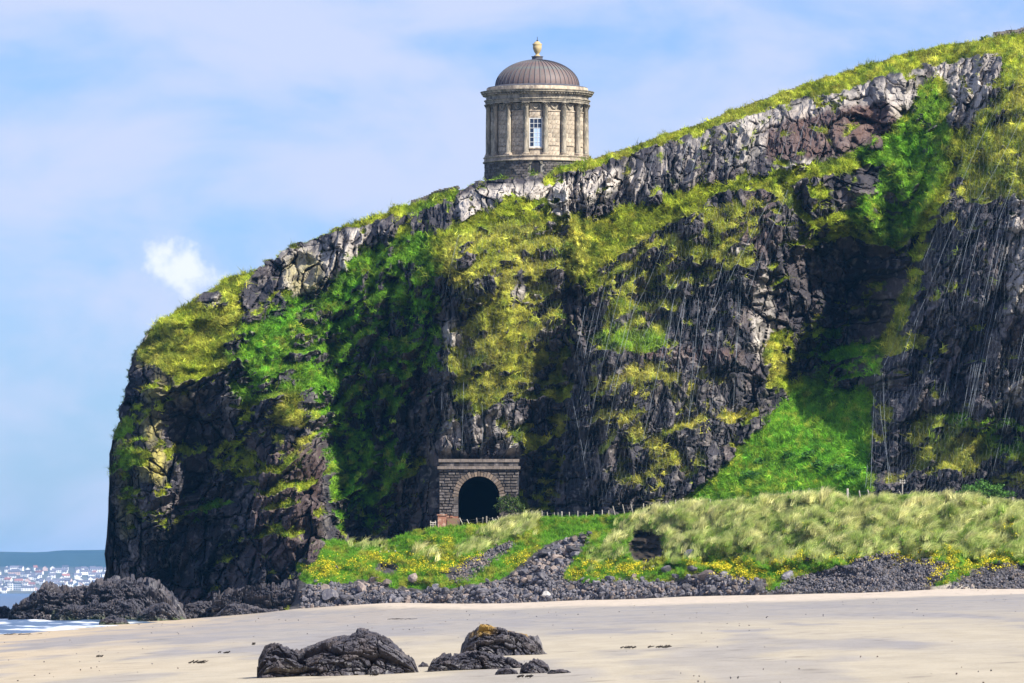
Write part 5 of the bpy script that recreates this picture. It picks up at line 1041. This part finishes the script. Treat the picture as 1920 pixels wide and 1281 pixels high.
fence([(970, 970, 8, 0), (985, 968, 10, 0), (996, 967, 9, 0), (1006, 966, 8, 0), (1016, 966, 8, 0), (1028, 972, 12, -1), (1038, 971, 10, 0), (1045, 971, 10, 0), (1053, 977, 18, 0), (1067, 972, 12, 0), (1083, 970, 12, 0), (1098, 970, 10, 0), (1112, 970, 13, 0), (1128, 968, 12, 0), (1140, 967, 10, 0), (1155, 962, 13, -2), (1173, 958, 12, -2), (1189, 958, 13, -2), (1205, 952, 8, 0)], 'fence posts along the grey track between tunnel and dunes', 2)
fence([(1235, 948, 8, 0), (1266, 946, 9, 0), (1280, 952, 18, 0), (1300, 944, 6, 0), (1331, 946, 10, 0), (1352, 946, 9, 0), (1373, 946, 11, -1), (1415, 938, 7, 0), (1436, 935, 8, 0), (1487, 925, 6, 0), (1516, 922, 7, 0), (1540, 920, 8, 0)], 'fence posts half hidden along the top of the marram dune', 3)
fence([(1588, 940, 24, 0), (1601, 952, 14, 0), (1614, 938, 18, -1), (1635, 934, 16, -2), (1657, 934, 10, -3), (1696, 935, 14, -3), (1733, 935, 12, -3), (1765, 935, 12, -2), (1800, 940, 13, 0), (1818, 938, 9, 0), (1840, 944, 10, 0), (1868, 946, 12, 0), (1899, 958, 26, 0), (1915, 955, 14, 0)], 'fence posts leaning along the dune crest under the right cliff', 4)
# small gate left of the portal
g = at(812, 985, 640); gt = empty('wooden_gate', g); setp(gt, 'small grey wooden gate left of the brick pier', 'gate')
for xx in (-.22, .0, .22): MB().box(xx - .05, xx + .05, -.05, .05, -.5, .42 if xx else .3).obj('post', M_POST, gt)
for zz in (.05, .25): MB().box(-.28, .28, -.09, -.055, zz - .04, zz + .04).obj('rail', M_POST, gt)
# pole with cross-arms
pp_ = at(1692, 935, 606); pole = empty('utility_pole', pp_); setp(pole, 'slim grey telegraph pole with two short cross-arms behind the dune', 'pole')
MB().tube((0, 0, -.6), (0, 0, 1.65), .06, .05, 8).obj('mast', M_POST, pole)
for zz in (1.55, 1.36):
    ca = MB().box(-.26, .26, -.09, -.055, zz - .03, zz + .03).obj('cross_arm', M_POST, pole)
    for xx in (-.2, .2): MB().lathe([(.03, zz + .03), (.035, zz + .09), (.0, zz + .12)], 6).obj('insulator', M_WHITE, ca, (xx, -.07, 0))
# rail gate at the right edge
g = at(1908, 958, 603); gt = empty('field_gate', g); setp(gt, 'dark timber rail gate at the right edge behind the dune', 'gate')
M_DW = mat('dark_timber', (.05, .045, .04), rough=.9)
for zz in (.0, .25, .5, .75): MB().box(-.35, 1.4, -.03, .03, zz - .05, zz + .05).obj('rail', M_DW, gt)
for xx in (-.3, .9): MB().box(xx - .05, xx + .05, .035, .12, -.4, .95).obj('post', M_DW, gt)

# ================================================================== ROCKFALL NETTING
M_ROPE = mat('steel_rope', (.20, .23, .26), rough=.8)
M_NET = mat('galvanised_netting', (.19, .22, .25), rough=.7, metal=.0, spec=.4)
def net(poly, label, pitch, width, ropes, seed, off=.32, slope=.28, step=8, droop=0):
    poly = [(float(a), float(b)) for a, b in poly]; xs_ = [p[0] for p in poly]; ys_ = [p[1] for p in poly]
    x0, x1, y0, y1 = min(xs_), max(xs_), min(ys_), max(ys_); gx = np.arange(x0 - 8, x1 + 9, 4.); gy = np.arange(y0 - 8, y1 + 9, 4.); GX_, GY_ = np.meshgrid(gx, gy)
    D = cliff_near(GX_, GY_); m = D.copy()
    for _ in range(3):
        p = np.pad(m, 1, mode='edge'); m = np.minimum.reduce([p[1:-1, 1:-1], p[:-2, 1:-1], p[2:, 1:-1], p[1:-1, :-2], p[1:-1, 2:]])
    for _ in range(8):
        p = np.pad(m, 1, mode='edge'); m = .5 * np.minimum(m, (p[:-2, 1:-1] + p[2:, 1:-1]) / 2) + .5 * (p[1:-1, 1:-1] + p[:-2, 1:-1] + p[2:, 1:-1] + p[1:-1, :-2] + p[1:-1, 2:]) / 5
    m -= off; ras = (gx[0], gy[0], 4., m)
    def inside(px, py):
        ins = np.zeros(px.shape, bool)
        for i in range(len(poly)):
            (ax, ay), (bx_, by_) = poly[i], poly[(i + 1) % len(poly)]
            if ay == by_: continue
            ins ^= ((ay > py) != (by_ > py)) & (px < (bx_ - ax) * (py - ay) / (by_ - ay) + ax)
        return ins
    V = []; Fc = []; nb = 0
    def line(px, py, w_, tri=True):
        nonlocal nb
        ins = inside(px, py); P_ = at(px, py, samp(ras, px, py)); ww_ = w_ * .5
        A_ = P_ + [-ww_, 0, 0]; B_ = P_ + [ww_, 0, 0]; C_ = P_ + [0, ww_ * 1.2, ww_]
        n = len(px); V.append(np.stack([A_, B_, C_], 1).reshape(-1, 3)); seg = np.nonzero(ins[:-1] & ins[1:])[0]
        for (a, b) in ((0, 1), (1, 2), (2, 0)):
            Fc.append(np.stack([nb + 3 * seg + a, nb + 3 * seg + b, nb + 3 * seg + 3 + b, nb + 3 * seg + 3 + a], -1))
        nb += 3 * n
    H = y1 - y0
    root = None
    for s in (-1, 1):
        st_ = x0 - H * 1.0
        for c in np.arange(x0 - H * .5, x1 + H * .3, pitch):
            py = np.arange(y0, y1, step); px = c + s * (py - y0) * .20 + (y1 - py) * (slope if s > 0 else slope)
            px = px + fbm(py / 40, np.full(py.shape, c / 30), seed, 2) * 3
            if px.max() < x0 or px.min() > x1: continue
            line(px, py, width)
    Vn = np.concatenate(V); Fn = np.concatenate(Fc); used, inv = np.unique(Fn, return_inverse=True); Vn = Vn[used]; Fn = inv.reshape(-1, 4)
    c = Vn.mean(0); root = empty('rockfall_net', c); setp(root, label, 'netting', 'rockfall nets hung over the cliff')
    o = link('wire_mesh', mesh_np('wire_mesh', Vn - c, Fn, M_NET), root); o['kind'] = 'stuff'
    rd = random.Random(seed)
    for (ax, ay, bx_, by_) in ropes:
        V.clear(); Fc.clear(); nb = 0; py = np.arange(min(ay, by_), max(ay, by_), 6.); f_ = (py - ay) / (by_ - ay + 1e-6); px = ax + (bx_ - ax) * f_ + np.sin(f_ * 3.14) * rd.uniform(-4, 4)
        wsave = .018; line(px, py, wsave)
        if len(Fc[0]) == 0: continue
        Fn = np.concatenate(Fc); Vv = np.concatenate(V); link('rope', mesh_np('rope', Vv - c - [0, .05, 0], Fn, M_ROPE), root)
    print(label, len(used))
random.seed(3)
def rp(x0, x1, y0, y1, lean_, n, L):
    out = []
    for _ in range(n):
        x = random.uniform(x0, x1); y = random.uniform(y0, y1); l = random.uniform(.4, 1) * L; out.append((x, y, x - lean_ * l, y + l))
    return out
net([(858, 436), (960, 400), (1060, 440), (1060, 620), (985, 760), (978, 858), (826, 858), (832, 560)], 'fine netting draped over the grassy spur above the tunnel', 8, .004, [(860, 440, 828, 600), (828, 600, 824, 856), (904, 760, 902, 856), (935, 780, 933, 856), (870, 700, 866, 850)], 1, slope=0)
net([(1200, 440), (1330, 385), (1480, 350), (1500, 420), (1430, 540), (1400, 700), (1385, 820), (1290, 925), (1060, 962), (1035, 955), (1060, 800), (1085, 600), (1130, 500)], 'large net hanging from the terrace down the dark middle buttress', 8, .0045,
    [(1105, 520, 1070, 700), (1070, 700, 1040, 955), (1085, 560, 1062, 760), (1125, 540, 1085, 740), (1240, 470, 1180, 600), (1290, 480, 1200, 640), (1262, 570, 1240, 700), (1285, 560, 1270, 720), (1310, 560, 1300, 690), (1390, 520, 1378, 700), (1385, 540, 1374, 780), (1480, 350, 1400, 560), (1440, 380, 1330, 600), (1350, 600, 1335, 760), (1300, 640, 1290, 800), (1100, 900, 1060, 700)] + rp(1130, 1400, 430, 560, .22, 7, 380), 2, slope=.12)
net([(1150, 320), (1290, 255), (1420, 215), (1530, 190), (1600, 180), (1590, 280), (1450, 305), (1300, 345), (1180, 390)], 'net over the upper wall of rock below the ridge', 8, .004, rp(1220, 1580, 215, 250, .3, 7, 120), 3, slope=.25)
net([(1830, 150), (1930, 110), (2080, 100), (2080, 935), (1640, 930), (1622, 920), (1640, 700), (1655, 665), (1720, 500), (1765, 380), (1790, 330)], 'largest net covering the dark buttress at the right edge', 8, .0045,
    [(1790, 420, 1735, 560), (1735, 560, 1690, 680), (1830, 400, 1770, 560), (1770, 560, 1742, 700), (1835, 390, 1800, 520), (1760, 420, 1690, 600), (1690, 600, 1655, 690), (1840, 560, 1800, 800), (1848, 560, 1812, 790), (1810, 620, 1790, 740), (1640, 700, 1632, 920), (1655, 700, 1668, 920), (1650, 760, 1672, 900), (1870, 580, 1840, 740), (1870, 200, 1800, 350), (1915, 220, 1830, 380), (1910, 300, 1870, 420), (1625, 830, 1622, 920), (1720, 600, 1700, 700)] + rp(1760, 1960, 380, 520, .22, 8, 420), 4, slope=.2)
print('nets', time.time() - T0)

# ================================================================== FAR SHORE
fx = np.linspace(-3200, 1500, 260); fy = np.array([10500, 10700, 11000, 11400, 12000, 12600, 13300, 14200, 15500, 17000.])
FX, FY = np.meshgrid(fx, fy); base_h = np.interp(fy, fy, [-3, 3, 10, 20, 34, 44, 52, 84, 96, 60])[:, None]
FZ = base_h * (1 + .05 * fbm(FX / 400, FY / 900, 31, 3)) + fbm(FX / 160, FY / 400, 37, 3) * 2
FZ[7] += fbm(fx / 90, fx * 0, 35, 3) * 5; FZ[8] += fbm(fx / 140, fx * 0 + 3, 36, 3) * 7 + 5 * ss(-900, -780, fx)
n_ = fbm(FX / 260, FY / 300, 33, 3); fc_ = np.zeros(FX.shape + (3,)) + np.array([.03, .05, .035]); fc_ = mixc(fc_, [.16, .16, .09], ss(.15, .35, n_)); fc_ = mixc(fc_, [.16, .15, .14], ss(12900, 12500, FY) * .6)
hl = link('hills', mesh_np('hills', np.stack([FX, FY, FZ], -1).reshape(-1, 3), grid_faces(len(fx), len(fy)), mat('far_fields', attr='Col', rough=1, noise=(.012, .45, .65, (.6, .65, .6), 'MULTIPLY')), True, {'Col': fc_.reshape(-1, 3)}))
setp(hl, 'low blue hills across the bay behind the town', None, None, 'structure')
def gz(x, y): return float(np.interp(y, fy, [-3, 3, 10, 20, 34, 44, 52, 84, 96, 60]))
HM = {}
M_HW = mat('white_house_wall', (.82, .80, .76), rough=.9); M_HP = mat('pink_house_wall', (.62, .45, .38), rough=.9); M_RF = mat('slate_roof', (.13, .12, .14), rough=.9, rnd=.3); M_RR = mat('red_roof', (.26, .12, .09), rough=.9, rnd=.3); M_WN = mat('house_window', (.05, .06, .08), rough=.4)
def house_meshes(w, d_, h, rh):
    wl = MB().box(-w / 2, w / 2, -d_ / 2, d_ / 2, -2, h); wl.add([(-w / 2, -d_ / 2, h), (-w / 2, d_ / 2, h), (-w / 2, 0, h + rh)], [(0, 1, 2)]).add([(w / 2, -d_ / 2, h), (w / 2, d_ / 2, h), (w / 2, 0, h + rh)], [(0, 2, 1)])
    rf = MB().add([(-w / 2 - .4, -d_ / 2 - .5, h - .3), (w / 2 + .4, -d_ / 2 - .5, h - .3), (w / 2 + .4, 0, h + rh + .15), (-w / 2 - .4, 0, h + rh + .15), (-w / 2 - .4, d_ / 2 + .5, h - .3), (w / 2 + .4, d_ / 2 + .5, h - .3)], [(0, 1, 2, 3), (3, 2, 5, 4)])
    rf.box(w * .28, w * .28 + .9, -.5, .5, h + rh * .5, h + rh + 1.2)
    wn = MB()
    for i in range(max(2, int(w / 4))):
        for z in ([1.0, 3.8] if h > 4.5 else [1.0]):
            x = -w / 2 + w * (i + .5) / max(2, int(w / 4)); wn.box(x - .6, x + .6, -d_ / 2 - .06, -d_ / 2 + .1, z, z + 1.4)
    return wl, rf, wn
HV = []
for (w, d_, h, rh) in ((9, 8, 5, 2.6), (13, 8, 3, 3), (7, 9, 5.4, 3.4), (20, 8, 5.2, 2.8), (11, 9, 5.4, 3.2)):
    wl, rf, wn = house_meshes(w, d_, h, rh); HV.append((wl, rf, wn))
HMM = {}
for i, (wl, rf, wn) in enumerate(HV):
    for k, m_ in (('w', M_HW), ('p', M_HP)): HMM[(i, k)] = wl.mesh('wall', m_)
    for k, m_ in (('s', M_RF), ('r', M_RR)): HMM[(i, 'roof', k)] = rf.mesh('roof', m_)
    HMM[(i, 'win')] = wn.mesh('windows', M_WN)
random.seed(11); rows = [(10640, 8), (10780, 8), (10920, 6), (11080, 5), (11260, 4), (11450, 3), (11650, 2), (11870, 0), (12100, 0), (12350, 0)]
cnt = 0
for ri, (yy0, _) in enumerate(rows * 1):
    x = -975 / F * yy0 - 20
    while x < -730 / F * yy0:
        y = yy0 + random.uniform(-70, 70); i = random.choice((0, 1, 2, 3, 4)); k = 'w' if random.random() < .86 else 'p'; rk = 's' if random.random() < .8 else 'r'
        w_ = (9, 13, 7, 20, 11)[i]
        h_ = empty('house', (x + w_ / 2, y, gz(x, y)), (0, 0, random.choice((0, 0, .3, -.3, 1.57))))
        pxh = 960 + F * x / y; m_ = 'at the left edge' if pxh < 18 else ('above the apartment block' if pxh < 58 else ('above the left peak of the reef' if pxh < 105 else ('above the middle of the reef' if pxh < 160 else 'close to the cliff')))
        lab = {'w': 'white', 'p': 'pink'}[k] + ' ' + ('gabled', 'low long', 'tall narrow', 'terraced', 'square')[i] + ' house with ' + {'s': 'grey', 'r': 'red'}[rk] + ' roof, ' + ('lower', 'middle', 'upper')[min(2, ri // 3 - (ri == 9))] + ' town, ' + m_
        setp(h_, lab, 'house', 'houses of the far town'); link('wall', HMM[(i, k)], h_); link('roof', HMM[(i, 'roof', rk)], h_); link('windows', HMM[(i, 'win')], h_); cnt += 1
        x += w_ + random.choice((1, 2, 4, 7, 14))
print('houses', cnt)
# apartment block near the far shore
ya = 10760; ab = empty('apartment_block', (at(33, 1117, ya)[0], ya, 4.0)); setp(ab, 'white apartment block on the far shore, lowest building of the town', 'apartment block')
for k, (xa, xb) in enumerate(((-15, -7), (8, 16))): MB().box(xa, xb, -6, 6, -3, 12 + k * .4).obj('wing', M_HW, ab)
MB().box(-7, 8, -4.5, 6, -3, 11).obj('centre_block', mat('grey_facade', (.45, .47, .5), rough=.8), ab)
MB().box(-15.5, 16.5, -6.6, 6.6, 12.45, 13.6).obj('roof', M_RF, ab)
wm = MB().box(-1.1, 1.1, -.15, .05, 0, 1.5).mesh('window', M_WN)
for xx in (-13, -9.4, 10, 13.8):
    for zz in (.8, 3.8, 6.8, 9.6): link('window', wm, ab, (xx, -6.01, zz))
for xx in (-4.5, -1, 2.5, 5.8):
    for zz in (.8, 3.8, 6.8): link('window', wm, ab, (xx, -4.51, zz))

# ================================================================== HAZE
M_HZ = bpy.data.materials.new('sea_haze'); M_HZ.use_nodes = True; t_ = M_HZ.node_tree; t_.nodes.clear(); o_ = nn(t_, 'ShaderNodeOutputMaterial'); v_ = nn(t_, 'ShaderNodeVolumePrincipled')
v_.inputs['Color'].default_value = (.15, .50, 1.0, 1); v_.inputs['Density'].default_value = 3.2e-5; v_.inputs['Anisotropy'].default_value = 0.0; lk(t_, v_.outputs[0], o_.inputs['Volume'])
hz_ = MB().box(-9200, 2700, -300, 17500, -7, 105).obj('haze', M_HZ); setp(hz_, 'thin blue sea haze over the bay', None, None, 'stuff')
print('done', time.time() - T0, len(bpy.data.objects))
